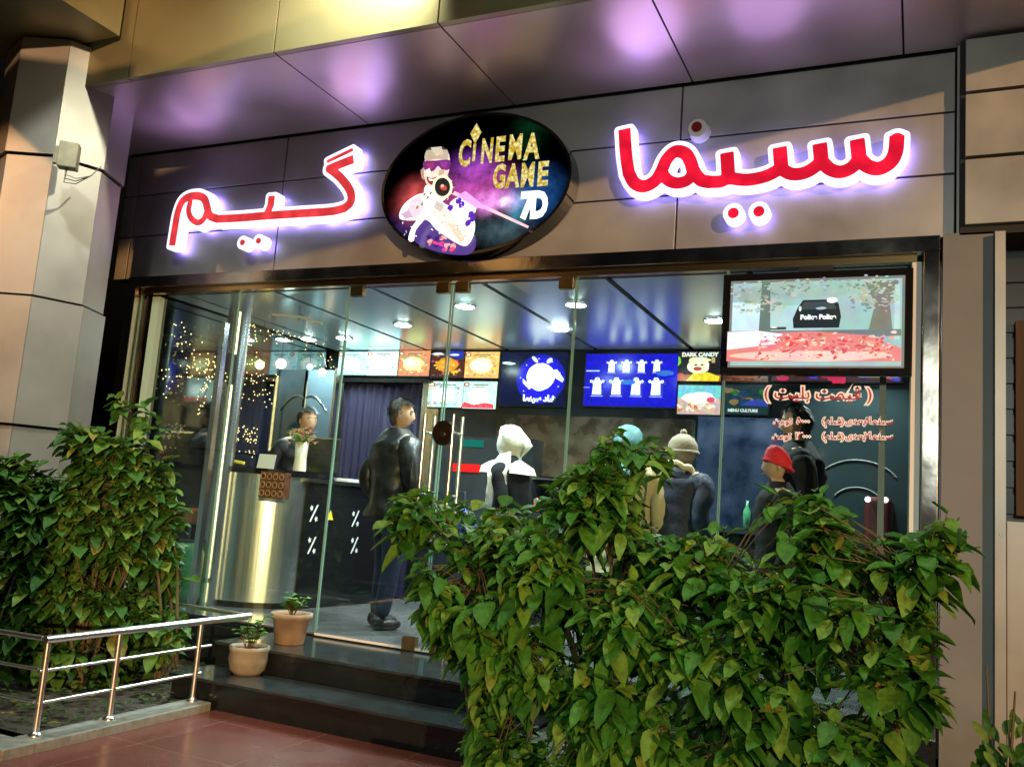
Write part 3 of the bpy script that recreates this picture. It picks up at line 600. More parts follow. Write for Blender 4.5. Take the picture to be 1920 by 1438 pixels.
for i, p in enumerate([(-.45, 7.4), (-2.9, 7.2)]):
    e = empty('ceiling_downlight', (p[0], p[1], 2.97), ['round ceiling downlight hidden behind the hanging television', 'round ceiling downlight in front of the dark logo screen'][i], 'ceiling light', 'round downlights in the shop ceiling')
    MB().lathe([(.074, -.004), (.072, -.014), (.05, -.019), (.001, -.021)], (p[0], p[1], 2.97), 20).build('lens', lamp_disc, e)
    s_ = spot('downlight_lamp', (p[0], p[1], 2.92), (p[0], p[1], 0), 170, (.97, 1.0, .97), 130, .5, .06); s_.parent = e; s_.matrix_parent_inverse = Matrix.Translation(-Vector((p[0], p[1], 2.97)))
# assumed street lamp outside to the left, assumed flood lamp above the soffit
sp = spot('street_lamp_light', (-9.0, -5.0, 6.6), (-6.3, 4.5, 2.6), 2500, (1.0, .50, .17), 13, .2, .08)  # assumed unseen lamp, added for the orange light on the left pillar
sp2 = spot('plaza_lamp_light', (1.2, -5.2, 3.3), (-2.9, 5, 2.4), 820, (.90, 1.0, .86), 62, .9, .35)  # unseen fill lamp added behind the camera to brighten the facade
for k_, (lx, ly, tg, en, an) in enumerate(((-1.5, 2.95, (-1.5, 4.1, .9), 240, 62), (-.1, 2.95, (-.3, 4.1, .9), 180, 62), (-4.9, 2.9, (-5.3, 4.1, .8), 480, 90))):  # out-of-view fill lamps with fixtures, added to light the shrubs from above
    e = empty('soffit_downlight', (lx, ly, 5.31), ['recessed lamp in the upper soffit over the tall shrub', 'recessed lamp in the upper soffit over the right end shrub', 'recessed lamp in the upper soffit over the left garden bed'][k_], 'ceiling light')
    MB().lathe([(.09, -.006), (.001, -.007)], (lx, ly, 5.316), 20).build('lens', emis('lamp_lens', (.95, 1, .8), 20), e); MB().lathe([(.091, -.001), (.091, -.012), (.12, -.012), (.125, -.001)], (lx, ly, 5.318), 20).build('rim', 'white', e)
    s_ = spot('soffit_lamp', (lx, ly, 5.28), tg, en, (.95, 1.0, .80), an, .7, .1); s_.parent = e; s_.matrix_parent_inverse = Matrix.Translation(-Vector((lx, ly, 5.31)))
sp5 = spot('garden_lantern_light', (-3.3, -1.0, 3.0), (-5.4, 3.9, .95), 230, (.95, 1.0, .78), 28, .8, .1)  # fill without a fixture, added to brighten the far left shrub
fl = empty('flood_lamp', (-3.05, 4.25, 5.0), 'flood lamp fixed to the beam above the soffit', 'lamp')  # assumed lamp and housing out of view, added to brighten the beam face
boxo('housing', 'black', fl, -3.15, -2.95, 4.22, 4.35, 5.06, 5.16)
s_ = spot('flood_light', (-3.05, 4.10, 5.02), (-3.35, 4.5, 4.6), 420, (1.0, .95, .62), 120, .8, .05)
# ------------------------------------------------------------------ menu boards and screens on the back wall (Y = 8.2)
YB = 8.17
def board(px0, py0, px1, py1, label, kind, cat='menu board', group='lit menu boards on the back wall', strength=1.5, Y=YB, name='menu_board', frame=.012):
    a, b = at(px0, py0, Y), at(px1, py1, Y); x0, x1, z0, z1 = a.x, b.x, b.z, a.z
    e = empty(name, ((x0+x1)/2, Y, z0), label, cat, group)
    boxo('frame', 'black', e, x0-frame, x1+frame, Y, 8.199 if Y > 8 else Y+.05, z0-frame, z1+frame)
    A = Art(x0, x1, z0, z1, Y-.001, .0008); kind(A); A.build('lit_picture', printed('lit_picture', strength, .5, 26), e); return e
def food(bg, dish, accents, red=False, logo=True):
    def f(A):
        A.rect(0, 0, 1, 1, bg)
        for _ in range(40): A.blob(random.random()*.86+.07, random.random()*.8+.1, random.uniform(.02, .07), random.uniform(.02, .06), random.choice(accents), 9, .35, random.random()*3)
        A.blob(.52, .46, .33, .28, tuple(c*.8 for c in dish), 18, .08); A.blob(.52, .47, .26, .2, dish, 16, .12)
        for _ in range(9): A.blob(.52+random.uniform(-.2, .2), .46+random.uniform(-.13, .13), random.uniform(.03, .07), random.uniform(.02, .06), tuple(min(2.2, c*random.uniform(.8, 1.7)) for c in dish), 8, .3, random.random()*3)
        if red: A.poly([(0, 0), (1, 0), (.97, .16), (.7, .2), (.4, .12), (.1, .22)], (.85, .05, .08))
        if logo: A.blob(.14, .86, .09, .09, (.35, .08, .05), 14); A.blob(.14, .86, .05, .05, (1, .8, .6), 10); A.rect(.35, .83, .8, .88, (.25, .18, .1)); A.rect(.42, .76, .7, .79, (.3, .2, .1))
        for k in range(4): A.rect(.1+.22*k, .05, .2+.22*k, .08, (.25, .2, .2))
    return f
cy1 = [(.35, .8, .85), (.6, 1, .95), (.5, .8, .9), (.3, .6, .65)]
board(637, 660, 686, 703, 'pale green lit menu board, first of the upper row', food((.55, .95, .9), (1.4, 1.5, 1.45), cy1), strength=2.3)
board(691, 659, 744, 704, 'pale blue and white lit menu board, second of the upper row', food((.8, 1.2, 1.25), (1.5, 1.5, 1.5), [(.2, .6, .9), (.6, 1, 1.1), (1, 1, 1)]), strength=2.4)
board(750, 658, 804, 705, 'orange red lit menu board with a salad picture, third of the upper row', food((.8, .25, .12), (1.0, 1.0, .35), [(.3, .35, .12), (1, .5, .2), (.2, .25, .15), (1.1, .7, .3)]), strength=1.9)
board(811, 660, 869, 708, 'dark lit menu board with yellow and orange food and a blue corner', lambda A: [food((.10, .03, .02), (1.3, .45, .05), [(1.2, .7, .05), (.9, .1, .05), (.8, .05, .3), (1.3, .9, .1)], logo=False)(A), A.poly([(.5, 1), (1, 1), (1, .68), (.55, .74)], (.02, .05, .45)), A.blob(.75, .85, .14, .04, (1.2, 1.2, 1.2)), A.blob(.25, .88, .2, .05, (1, .95, .9), 12, .3)], strength=1.3)
board(874, 660, 934, 709, 'golden orange lit menu board with a glowing round dish', food((.9, .42, .12), (1.6, 1.25, .6), [(1.1, .6, .2), (1.2, .8, .3), (.6, .25, .08)]), strength=2.0)
board(806, 715, 866, 764, 'white and pale green lit menu board, left of the lower pair', food((.6, .95, .88), (1.3, 1.5, 1.45), [(.4, .3, .3), (.7, 1, .95), (.2, .3, .25)]), strength=2.0)
board(871, 715, 929, 767, 'pale green lit menu board with a red lower edge, right of the lower pair', food((.55, .85, .8), (1.4, 1.5, 1.4), [(.5, .8, .8), (.8, 1, 1)], red=True), strength=2.0)
def burger(A):
    A.rect(0, 0, 1, 1, (.02, .02, .02)); A.rect(0, 0, 1, .22, (.55, .12, .03)); A.text('DARK CANDY', .5, .9, .052, (1.2, 1.1, .9), .003, 1.0)
    A.blob(.48, .5, .25, .28, (1.5, 1.25, .8), 16, .06); A.blob(.46, .42, .1, .07, (.6, .1, .05)); A.blob(.42, .55, .04, .03, (.1, .05, .03)); A.blob(.56, .55, .04, .03, (.1, .05, .03)); A.blob(.5, .72, .26, .1, (1.3, 1.2, .7), 14, .1)
    A.poly([(.2, .0), (.95, 0), (.98, .16), (.7, .3), (.35, .24)], (1.2, .8, .04)); A.blob(.08, .18, .09, .08, (.9, .1, .04), 9, .2); A.poly([(0, .5), (.07, .62), (.05, .8), (0, .85)], (.3, .8, .05)); A.rect(.78, .62, .86, .8, (.7, .5, .2))
board(1273, 660, 1351, 715, 'dark lit menu board with a laughing round face above yellow food', burger, strength=1.2)
def sushi(A):
    A.rect(0, 0, 1, 1, (.9, .55, .5)); A.rect(0, .55, 1, 1, (.25, .75, .9)); A.blob(.5, .55, .4, .2, (1.5, 1.4, 1.2), 16, .1)
    for k in range(14): A.blob(random.uniform(.05, .95), random.uniform(.05, .35), .08, .05, random.choice([(1.2, .6, .25), (1.3, 1, .8), (.9, .25, .15)]), 8, .3, random.random()*3)
    A.blob(.78, .5, .1, .1, (1.1, .1, .2), 12)
board(1272, 722, 1350, 778, 'lit menu board with pink and orange snacks under a sky blue top', sushi, strength=1.1)
def darkfood(A):
    A.rect(0, 0, 1, 1, (.02, .05, .06))
    for k in range(16): A.blob(random.uniform(.1, .95), random.uniform(.35, .85), .1, .1, random.choice([(.04, .16, .05), (.25, .08, .03), (.05, .10, .06), (.3, .2, .08), (.02, .06, .16)]), 8, .35)
    A.poly([(.4, .3), (1, .28), (1, .5), (.6, .48)], (.05, .08, .5)); A.text('MENU CULTURE', .45, .12, .036, (.9, 1, .9), .002)
board(1357, 722, 1440, 778, 'dim menu board with green vegetables and a white caption', darkfood, strength=1.0)
def topstrip(A):
    A.rect(0, 0, 1, 1, (.10, .03, .04))
    for k in range(22): A.blob(random.uniform(.0, 1), random.uniform(.1, .9), .05, .3, random.choice([(.8, .04, .12), (.1, .08, .6), (.6, .5, .3), (.5, .08, .05), (.04, .03, .2), (.1, .12, .4)]), 8, .4)
    A.rect(.68, .3, .98, .8, (1.0, 1.2, .9))
board(1357, 690, 1440, 716, 'dark red menu board half hidden by the hanging television', food((.2, .05, .03), (.6, .15, .05), [(.5, .2, .1), (.3, .1, .05)], logo=False), strength=.8)
board(1448, 690, 1690, 716, 'wide coloured picture strip under the hanging television', topstrip, cat='picture', group=None, strength=1.0, name='wall_picture')
def logo_screen(A):
    A.rect(0, 0, 1, 1, (.008, .012, .05)); A.blob(.62, .5, .37, .46, (.02, .02, .55), 30); A.blob(.62, .5, .31, .40, (.03, .02, .9), 30)
    A.blob(.62, .54, .21, .26, (1.6, 1.6, 1.8), 22, .03)
    A.poly([(.78, .66), (.86, .68), (.97, .5), (.95, .44), (.84, .52)], (1.5, 1.5, 1.7)); A.poly([(.35, .5), (.42, .44), (.5, .34), (.46, .3), (.36, .42)], (1.5, 1.5, 1.7))
    A.blob(.52, .86, .03, .07, (1.2, 1.3, 1.6), 8, .1, .6); A.blob(.74, .84, .035, .06, (1.2, 1.3, 1.6), 8, .1, -.5); A.blob(.12, .79, .1, .025, (1, 1.3, 1.4), 12, .1, -.08)
    for k in range(9): A.blob(.62+.3*math.cos(k*.7+.3), .5+.38*math.sin(k*.7+.3), .012, .015, (.7, .8, 1.5), 8)
    for k in range(5): A.line((.54+.03*k, .30), (.55+.03*k, .34), .006, (.1, .1, .6))
    A.text('\ufe8e\ufee4\ufee8\ufef4\ufeb3 \u202d\ufe8e\ufef3\ufeae\ufea9'[:0]+'\ufe8e\ufee4\ufee8\ufef4\ufeb3 \ufea9\ufe8e\ufeb7', .63, .13, .085, (1.5, 1.5, 1.8), .005)
board(942, 661, 1058, 762, 'dark screen with a white splashing round logo on a blue glow', logo_screen, cat='screen', group=None, strength=1.3, name='wall_screen')
def cup_screen(A):
    A.rect(0, 0, 1, 1, (.015, .012, .72))
    for (u, v, s) in [(.29+.165*k, .76, .8) for k in range(4)]+[(.15+.215*k, .36, 1.12) for k in range(4)]:
        w = .042*s; h = .135*s; c_ = (1.35, 1.45, 1.7)
        A.poly([(u-w*1.1, v-h), (u+w*1.1, v-h), (u+w*.95, v+h*.3), (u+w*1.25, v+h*.62), (u+w*.55, v+h*.9), (u-w*.55, v+h*.9), (u-w*1.25, v+h*.62), (u-w*.95, v+h*.3)], c_)
        A.blob(u, v+h, w*.6, h*.18, c_, 10); A.blob(u-w*1.4, v+h*.68, w*.35, h*.2, c_, 8); A.blob(u+w*1.4, v+h*.68, w*.35, h*.2, c_, 8); A.blob(u-w*1.4, v+h*.68, w*.16, h*.09, (.05, .05, .7), 8); A.blob(u+w*1.4, v+h*.68, w*.16, h*.09, (.05, .05, .7), 8)
        A.blob(u, v+h*.98, w*.22, h*.07, (.1, .2, .2), 8)
        A.rect(u-w*1.3, v-h*1.24, u+w*1.5, v-h*1.17, (.8, .9, 1.4))
    A.rect(.03, .645, .18, .665, (.9, 1, 1.5)); A.rect(.01, .33, .08, .342, (.6, .6, 1.3)); A.blob(.88, .62, .1, .05, (.05, .2, .8), 12, .1); A.blob(.5, .44, .08, .05, (.05, .25, .9), 12, .1)
board(1100, 664, 1267, 764, 'bright blue menu screen with eight white lidded cups in two rows', cup_screen, cat='screen', group=None, strength=1.15, name='wall_screen')
# ------------------------------------------------------------------ hanging television behind the glass
tva, tvb = at(1357, 515, 5.46), at(1712, 705, 5.46)
tv = empty('television', ((tva.x+tvb.x)/2, 5.49, tvb.z), 'large black television hanging in front of the glass and showing a dark car under trees', 'television')
fx = .035
boxo('bezel', 'blackgloss', tv, tva.x, tvb.x-.005, 5.46, 5.512, tvb.z, tva.z, bevel=.006)
a, b = at(1371, 528, 5.46), at(1695, 690, 5.46)
T = Art(a.x, b.x, b.z, a.z, 5.4585, .0004)
T.rect(0, 0, 1, 1, (.26, .25, .22)); T.rect(.015, .02, .985, .97, (.42, .66, .64))
T.rect(.015, .38, .25, .75, (.75, 1.0, 1.05)); T.rect(.24, .38, .55, .7, (.55, .80, .80)); T.blob(.42, .87, .38, .09, (.42, .60, .54), 24, .06); T.blob(.86, .80, .11, .15, (.50, .52, .43), 20, .12); T.blob(.15, .83, .12, .10, (.40, .54, .46), 20, .12)
T.poly([(.18, .38), (.25, .38), (.24, .97), (.19, .97)], (.18, .24, .20)); T.poly([(.80, .34), (.94, .34), (.92, .7), (.97, .95), (.78, .95), (.84, .7)], (.26, .26, .21)); T.rect(.945, .3, .975, .9, (.6, .8, .8))
for k in range(34): T.blob(random.choice([random.uniform(.03, .4), random.uniform(.68, .95)]), random.uniform(.66, .95), random.uniform(.01, .04), random.uniform(.006, .02), random.choice([(.35, .45, .33), (.6, .68, .55), (.7, .66, .5), (.3, .36, .3)]), 7, .4, random.random()*3)
for k in range(260):
    u_ = random.choice([random.gauss(.2, .11), random.gauss(.86, .07), random.gauss(.5, .25)]); v_ = random.uniform(.6, .965) if abs(u_-.5) > .2 else random.uniform(.82, .965)
    if .02 < u_ < .975: T.blob(u_, v_, random.uniform(.003, .013), random.uniform(.004, .016), random.choice([(.30, .42, .32), (.55, .66, .55), (.62, .58, .42), (.24, .30, .26), (.50, .70, .66)]), 6, .4, random.random()*3)
T.rect(.015, .3, .985, .37, (.22, .26, .26)); T.poly([(.015, .03), (.985, .03), (.985, .17), (.8, .31), (.5, .36), (.2, .34), (.015, .25)], (.95, .28, .26))
T.poly([(.015, .16), (.3, .22), (.34, .33), (.2, .37), (.015, .36)], (1.2, 1.1, 1.15)); T.blob(.5, .09, .45, .06, (1.15, .75, .62), 20, .1)
for k in range(210): T.blob(random.uniform(.2, .95), random.uniform(.04, .31), random.uniform(.004, .024), random.uniform(.004, .014), random.choice([(.95, .10, .10), (1.1, .45, .35), (1.2, .85, .7), (.8, .12, .12), (1.2, .65, .6)]), 8, .4, random.random()*3)
T.poly([(.41, .36), (.66, .36), (.67, .48), (.655, .62), (.62, .665), (.46, .665), (.43, .58), (.405, .46)], (.025, .035, .035)); T.poly([(.44, .56), (.645, .56), (.625, .645), (.465, .645)], (.07, .09, .09)); T.blob(.62, .655, .03, .03, (1.4, 1.5, 1.5), 12)
T.text('Police Police', .545, .475, .038, (1.3, 1.35, 1.3), .002); T.blob(.56, .57, .03, .015, (.5, .7, .7), 9, .2); T.blob(.445, .57, .008, .03, (.8, 1, .9), 8)
T.rect(.28, .345, .37, .375, (.08, .09, .09)); T.blob(.30, .37, .02, .01, (1.2, 1, .9), 8)
T.build('screen_picture', printed('television_picture', .95, .22, 9), tv)
lg = MB(); c = at(1528, 697, 5.46); text_mb(lg, 'LG', c.x, c.z+.003, .03, 5.72, 0, (.0, .0, .0)) if False else None
boxo('bracket', 'black', tv, (tva.x+tvb.x)/2-.1, (tva.x+tvb.x)/2+.1, 5.514, 5.56, tva.z-.3, 2.96)
# ------------------------------------------------------------------ vinyl lettering on the glass
vr = emis('red_vinyl', (.42, .004, .01), .9); vw = emis('white_vinyl', (.85, .72, .66), .95)
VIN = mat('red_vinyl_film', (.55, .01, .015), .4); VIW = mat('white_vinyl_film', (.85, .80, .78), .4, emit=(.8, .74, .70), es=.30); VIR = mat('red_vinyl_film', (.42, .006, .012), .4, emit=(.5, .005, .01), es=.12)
def vinyl(name, label, rows):
    e = empty(name, (rows[0][1][0], YG, 2), label, 'lettering')
    for body, (x, z), sz, off in rows:
        wmb = MB(); text_mb(wmb, body, x, z, sz, YG-.0075, 0, None, 0, off, 'CENTER'); wmb.build('white_outline', VIW, e)
        rmb = MB(); text_mb(rmb, body, x, z, sz, YG-.0090, 0, None, 0, off*.05, 'CENTER'); rmb.build('red_letters', VIR, e)
    return e
c = at(1532, 739, YG)
QEYMAT = '\ufeda'[:0]+'\ufe96\ufee4\ufef4\ufed7'; BELIT = '\ufe96\ufef4\ufee0\ufe91'
vinyl('ticket_price_heading', 'red Persian heading with white outline in brackets on the right glass panel', [('( '+BELIT+' '+QEYMAT+' )', (c.x, c.z), .104, .010)])
SINEMA = '\ufe8e\ufee4\ufee8\ufef4\ufeb3'; BODI = '\ufbfc\ufeaa\ufecc\ufe91'; FILM = '\ufee2\ufee0\ufef4\ufed3'; TOMAN = '\ufee6\ufee3\ufeee\ufe97'
def words(lst, y):
    out = []
    for body, px in lst: v_ = at(px, y, YG); out.append((body, (v_.x, v_.z), .055, .005))
    return out
vinyl('ticket_price_line', 'upper line of small Persian ticket prices on the right glass panel', words([(SINEMA, 1652), ('\u06f5', 1626), (BODI, 1604), ('('+FILM+')', 1562), ('\u06f5\u06f0\u06f0\u06f0', 1506), (TOMAN, 1468)], 790))
vinyl('ticket_price_line', 'lower line of small Persian ticket prices on the right glass panel', words([(SINEMA, 1652), ('\u06f7', 1626), (BODI, 1604), ('('+FILM+')', 1562), ('\u06f1\u06f2\u06f0\u06f0\u06f0', 1506), (TOMAN, 1466)], 818))
# ================================================================== PEOPLE
def skin_mesh(name, verts, edges, radii, mat_, parent, sub=2, flat=None):
    me = bpy.data.meshes.new(name); me.from_pydata([tuple(v) for v in verts], edges, []); o = bpy.data.objects.new(name, me); COL.objects.link(o)
    sk = o.modifiers.new('skin', 'SKIN'); sk.use_smooth_shade = True
    lay = me.skin_vertices[0].data
    for i, r in enumerate(radii): lay[i].radius = (r if isinstance(r, tuple) else (r, r))
    lay[0].use_root = True
    ss = o.modifiers.new('sub', 'SUBSURF'); ss.levels = sub; ss.render_levels = sub
    bpy.context.view_layer.update()
    dg = bpy.context.evaluated_depsgraph_get(); em = bpy.data.meshes.new_from_object(o.evaluated_get(dg)); bpy.data.objects.remove(o)
    em.name = name; em.materials.clear(); em.materials.append(M[mat_] if isinstance(mat_, str) else mat_)
    for p in em.polygons: p.use_smooth = True
    o = bpy.data.objects.new(name, em); COL.objects.link(o); o.parent = parent; return o
def head_mesh(mb, c, h, tilt=0.0):
    """head facing +x in local frame, height h, centre c"""
    n, m_ = 20, 14; vs = []
    for i in range(m_+1):
        t = math.pi*i/m_; zz = math.cos(t)
        for k in range(n):
            a = 2*math.pi*k/n; x, y = math.sin(t)*math.cos(a), math.sin(t)*math.sin(a)
            sx = .40*h; sy = .33*h
            if zz < -.1: sx *= 1-.16*(-zz-.1); sy *= 1-.34*(-zz-.1)
            X, Y_, Z_ = x*sx, y*sy, zz*.5*h
            if zz < -.2 and x < 0: X *= .72
            fr_ = max(0, x)
            if abs(y) < .22 and fr_ > .5:
                if -.42 < zz < .02: X += .085*h*(1-abs(y)/.22)*(1 if zz > -.35 else .5)*(.35+.65*min(1, (.05-zz)/.3))
            if fr_ > .6 and .18 < abs(y) < .5 and -.05 < zz < .18: X -= .03*h
            if fr_ > .6 and abs(y) < .3 and -.66 < zz < -.5: X += .022*h
            if fr_ > .5 and abs(y) < .3 and zz < -.8: X += .04*h
            vs.append((c[0]+X, c[1]+Y_, c[2]+Z_))
    fs = [(i*n+k, (i+1)*n+k, (i+1)*n+(k+1) % n, i*n+(k+1) % n) for i in range(m_) for k in range(n)]
    mb.add(vs, fs, 0, True)
    for s_ in (-1, 1): mb.ball((c[0]-.02*h, c[1]+s_*.335*h, c[2]-.04*h), .12*h, 10, 0, (.55, .28, 1))
    return mb
def person(pos, face_deg, height, label, top='cloth', legs='navy', hair='hair', arms=None, hood=None, beard=False, lean=0.0, head_turn=0.0, build_=1.0, coat_len=0.0, shoes=True, step_=0.0):
    """pos = feet point; local +x is the facing direction. arms: two lists (elbow, wrist) local coords in units of height"""
    e = empty('person', pos, label, 'person'); e.rotation_euler = (0, 0, math.radians(face_deg)); H = height
    def V(x, y, z): return Vector((x*H, y*H, z*H))
    sw = .118*build_; hx = .05
    arms = arms or [((-.03, .16, .64), (.02, .165, .50)), ((-.03, -.16, .64), (.02, -.165, .50))]
    neck = V(lean*.9, 0, .84); hc = V(lean*1.05+.012, 0, .925)
    J = [V(0, 0, .52), V(lean*.3, 0, .62), V(lean*.65, 0, .73), V(lean*.85, 0, .80), neck, V(lean+.005, 0, .885)]
    R_ = [(.085*H, .062*H), (.078*H, .058*H), (.088*H, .060*H), (.060*H, .045*H), .030*H, .034*H]
    E_ = [(0, 1), (1, 2), (2, 3), (3, 4), (4, 5)]
    legsJ = []
    for s_ in (1, -1):
        b = len(J); st = step_*s_
        J += [V(0, s_*hx, .47), V(.012+st*.5, s_*(hx+.006), .27), V(-.012+st, s_*(hx+.01), .055)]; R_ += [.052*H, .036*H, .024*H]; E_ += [(0, b), (b, b+1), (b+1, b+2)]; legsJ.append(b)
    armJ = []
    for s_, (el, wr) in zip((1, -1), arms):
        b = len(J); J += [V(lean*.85, s_*sw, .805), V(*el), V(*wr)]; R_ += [.030*H, .024*H, .018*H]; E_ += [(3, b), (b, b+1), (b+1, b+2)]; armJ.append(b)
    body = skin_mesh('body', J, E_, R_, 'skin', e, 1)
    hm = MB(); head_mesh(hm, (hc.x, 0, hc.z), .135*H)
    # hands: palm and five fingers
    for s_, b in zip((1, -1), armJ):
        w, el = J[b+2], J[b+1]; d = (w-el).normalized(); side = Vector((0, 1, 0)).cross(d).normalized() if abs(d.y) < .9 else Vector((0, 0, 1)); acr = d.cross(side).normalized()
        palm = w+d*.035*H; hm.ball(palm, .03*H, 10, 0, (.42, .85, 1.0), Matrix((side, acr, d)).transposed())
        for k in range(4):
            o_ = acr*(k-1.5)*.0125*H; L_ = (.036, .042, .039, .030)[k]*H; p0 = palm+d*.022*H+o_; p1 = p0+d*L_*.6+side*L_*.15; p2 = p1+d*L_*.35+side*L_*.35
            hm.tube([p0, p1, p2], [.0058*H, .0052*H, .0042*H], 6)
        t0 = palm-acr*.022*H-d*.008*H; hm.tube([t0, t0-acr*.016*H+d*.016*H, t0-acr*.014*H+d*.034*H], [.0066*H, .006*H, .0045*H], 6)
    # merge head and hands into the body mesh
    bm_v = [tuple(v.co) for v in body.data.vertices]; bm_f = [tuple(p.vertices) for p in body.data.polygons]
    o2 = MB().add(bm_v, bm_f, 0, True)
    if head_turn:
        rot = Matrix.Rotation(math.radians(head_turn), 3, 'Z')
        hm.v = [tuple(rot @ (Vector(v)-Vector((hc.x, 0, 0)))+Vector((hc.x, 0, 0))) if v[2] > .84*H else v for v in hm.v]
    o2.add(hm.v, hm.f, 0, True); bpy.data.objects.remove(body); body = o2.build('body', 'skin'); body.parent = e
    def turned(mb):
        if head_turn:
            rot = Matrix.Rotation(math.radians(head_turn), 3, 'Z'); mb.v = [tuple(rot @ (Vector(v)-Vector((hc.x, 0, 0)))+Vector((hc.x, 0, 0))) for v in mb.v]
        return mb
    h_ = .135*H
    if not hood or hood[0] != 'scarf':
        # eyes and brows
        for s_ in (-1, 1):
            ey = MB(); ey.ball((hc.x+.355*h_, s_*.13*h_, hc.z+.03*h_), .045*h_, 8, 1, (.5, 1.2, .7)); ey.ball((hc.x+.375*h_, s_*.13*h_, hc.z+.03*h_), .024*h_, 8, 0)
            ey.box(hc.x+.33*h_, hc.x+.385*h_, s_*.13*h_-.08*h_, s_*.13*h_+.08*h_, hc.z+.095*h_, hc.z+.125*h_)
            turned(ey).build('eye', ['hair', 'white']).parent = e
        ey = MB().box(hc.x+.36*h_, hc.x+.40*h_, -.09*h_, .09*h_, hc.z-.262*h_, hc.z-.245*h_)
        turned(ey).build('mouth', mat('lip', (.32, .09, .08), .5)).parent = e
    if hair:
        hr = MB(); n = 20
        for (zc, rx, ry, rz, xo) in ((.10, .43, .36, .46, -.035),):
            vs = []; fs = []
            for i in range(9):
                t = math.pi*.58*i/8
                for k in range(n):
                    a = 2*math.pi*k/n; lim = 1.0
                    tt = t*(.62 if math.cos(a) > .3 else (1.0 if math.cos(a) < -.1 else .8))
                    vs.append((hc.x+xo*h_+rx*h_*math.sin(tt)*math.cos(a)*(1+random.uniform(-.02, .02)), ry*h_*math.sin(tt)*math.sin(a)*(1+random.uniform(-.02, .02)), hc.z+zc*h_+rz*h_*math.cos(tt)))
            fs = [(i*n+k, (i+1)*n+k, (i+1)*n+(k+1) % n, i*n+(k+1) % n) for i in range(8) for k in range(n)]
            hr.add(vs, fs, 0, True)
        # nape
        hr.ball((hc.x-.20*h_, 0, hc.z-.12*h_), .30*h_, 12, 0, (.72, .98, 1.0))
        for _ in range(620):
            a = random.random()*6.283; lim = 1.0 if math.cos(a) > .3 else 1.75; t = random.random()**.6*lim; n3 = Vector((.43*math.sin(t)*math.cos(a), .36*math.sin(t)*math.sin(a), .46*math.cos(t)))*h_
            p3 = Vector((hc.x-.035*h_, 0, hc.z+.10*h_))+n3; dn = n3.normalized(); tg = (Vector((math.cos(a)*.4-.25, math.sin(a)*.5, -1))-dn*dn.dot(Vector((math.cos(a)*.4-.25, math.sin(a)*.5, -1)))).normalized(); sd = dn.cross(tg)*.022*h_; L3 = random.uniform(.10, .24)*h_
            hr.add([tuple(p3-sd), tuple(p3+sd), tuple(p3+tg*L3+dn*random.uniform(.01, .09)*h_)], [(0, 1, 2)])
        turned(hr).build('hair', hair).parent = e
    if beard:
        bd = MB(); bd.ball((hc.x+.16*h_, 0, hc.z-.36*h_), .21*h_, 12, 0, (.95, .98, .62)); turned(bd).build('beard', 'hair').parent = e
    # clothes: jacket over torso and arms, trousers over legs, shoes
    g = .010*H
    jk = MB(); prof = [(.47, .092, .108), (.56, .080, .100), (.66, .084, .110), (.74, .092, .122), (.785, .086, .126), (.812, .070, .104), (.836, .056, .074), (.860, .042, .046)]
    if coat_len: prof = [(.5-coat_len, .112, .132), (.40, .104, .122)]+prof[0:]
    nr, ns = 34, 30; zs = [p_[0] for p_ in prof]; vs = []
    for i_ in range(nr+1):
        z_ = zs[0]+(zs[-1]-zs[0])*i_/nr; k_ = max(q for q in range(len(prof)-1) if zs[q] <= z_+1e-9); t = (z_-zs[k_])/(zs[k_+1]-zs[k_]); t = t*t*(3-2*t)
        dx_ = prof[k_][1]*(1-t)+prof[k_+1][1]*t; wy_ = prof[k_][2]*(1-t)+prof[k_+1][2]*t; lx_ = lean*max(0, (z_-.5)/.35)
        for q in range(ns):
            a = 2*math.pi*q/ns; ca, sa = math.cos(a), math.sin(a); pw = .82
            vs.append(Vector(((lx_+dx_*build_*math.copysign(abs(ca)**pw, ca))*H, wy_*build_*math.copysign(abs(sa)**pw, sa)*H, z_*H)))
    def fold(p_, amp):
        w1 = mnoise.noise(Vector((p_.x*7, p_.y*7, p_.z*11))+Vector(pos)*3); w2 = mnoise.noise(Vector((p_.x*17+4, p_.y*17, p_.z*22))+Vector(pos)*5)
        return (w1+.5*w2)*amp*H
    fv = [v_+Vector((v_.x, v_.y, 0)).normalized()*fold(v_, .013)*(1 if v_.z < .82*H else .3) for v_ in vs]
    jk.add([tuple(v_) for v_ in fv], [(i_*ns+q, i_*ns+(q+1) % ns, (i_+1)*ns+(q+1) % ns, (i_+1)*ns+q) for i_ in range(nr) for q in range(ns)], 0, True)
    jk.add([tuple(fv[q]) for q in range(ns)], [tuple(range(ns))])
    for s_, b in zip((1, -1), armJ):
        sh = V(lean*.85, s_*.098*build_, .785); P_ = smooth_path([tuple(sh), tuple(V(lean*.8-.008, s_*.135*build_, .745)), tuple(J[b+1]), tuple(J[b+1]*.1+J[b+2]*.9)], 6); P_ = [Vector(p_) for p_ in P_]; m2 = len(P_)
        rr = [(.046-.017*(q/(m2-1)))*H*build_*(1+.12*mnoise.noise(p_*16+Vector((s_, 3, 1)))) for q, p_ in enumerate(P_)]
        jk.tube([p_+Vector((mnoise.noise(p_*9), mnoise.noise(p_*9+Vector((5, 0, 0))), 0))*.006*H for p_ in P_], rr, 14); jk.ball(sh+V(0, s_*.012, -.012), .050*H*build_, 14)
    jk.build('jacket', top).parent = e
    LJ = [V(0, 0, .50), V(0, 0, .525)]; LR = [(.088*H, .066*H), (.082*H, .06*H)]; LE = [(0, 1)]
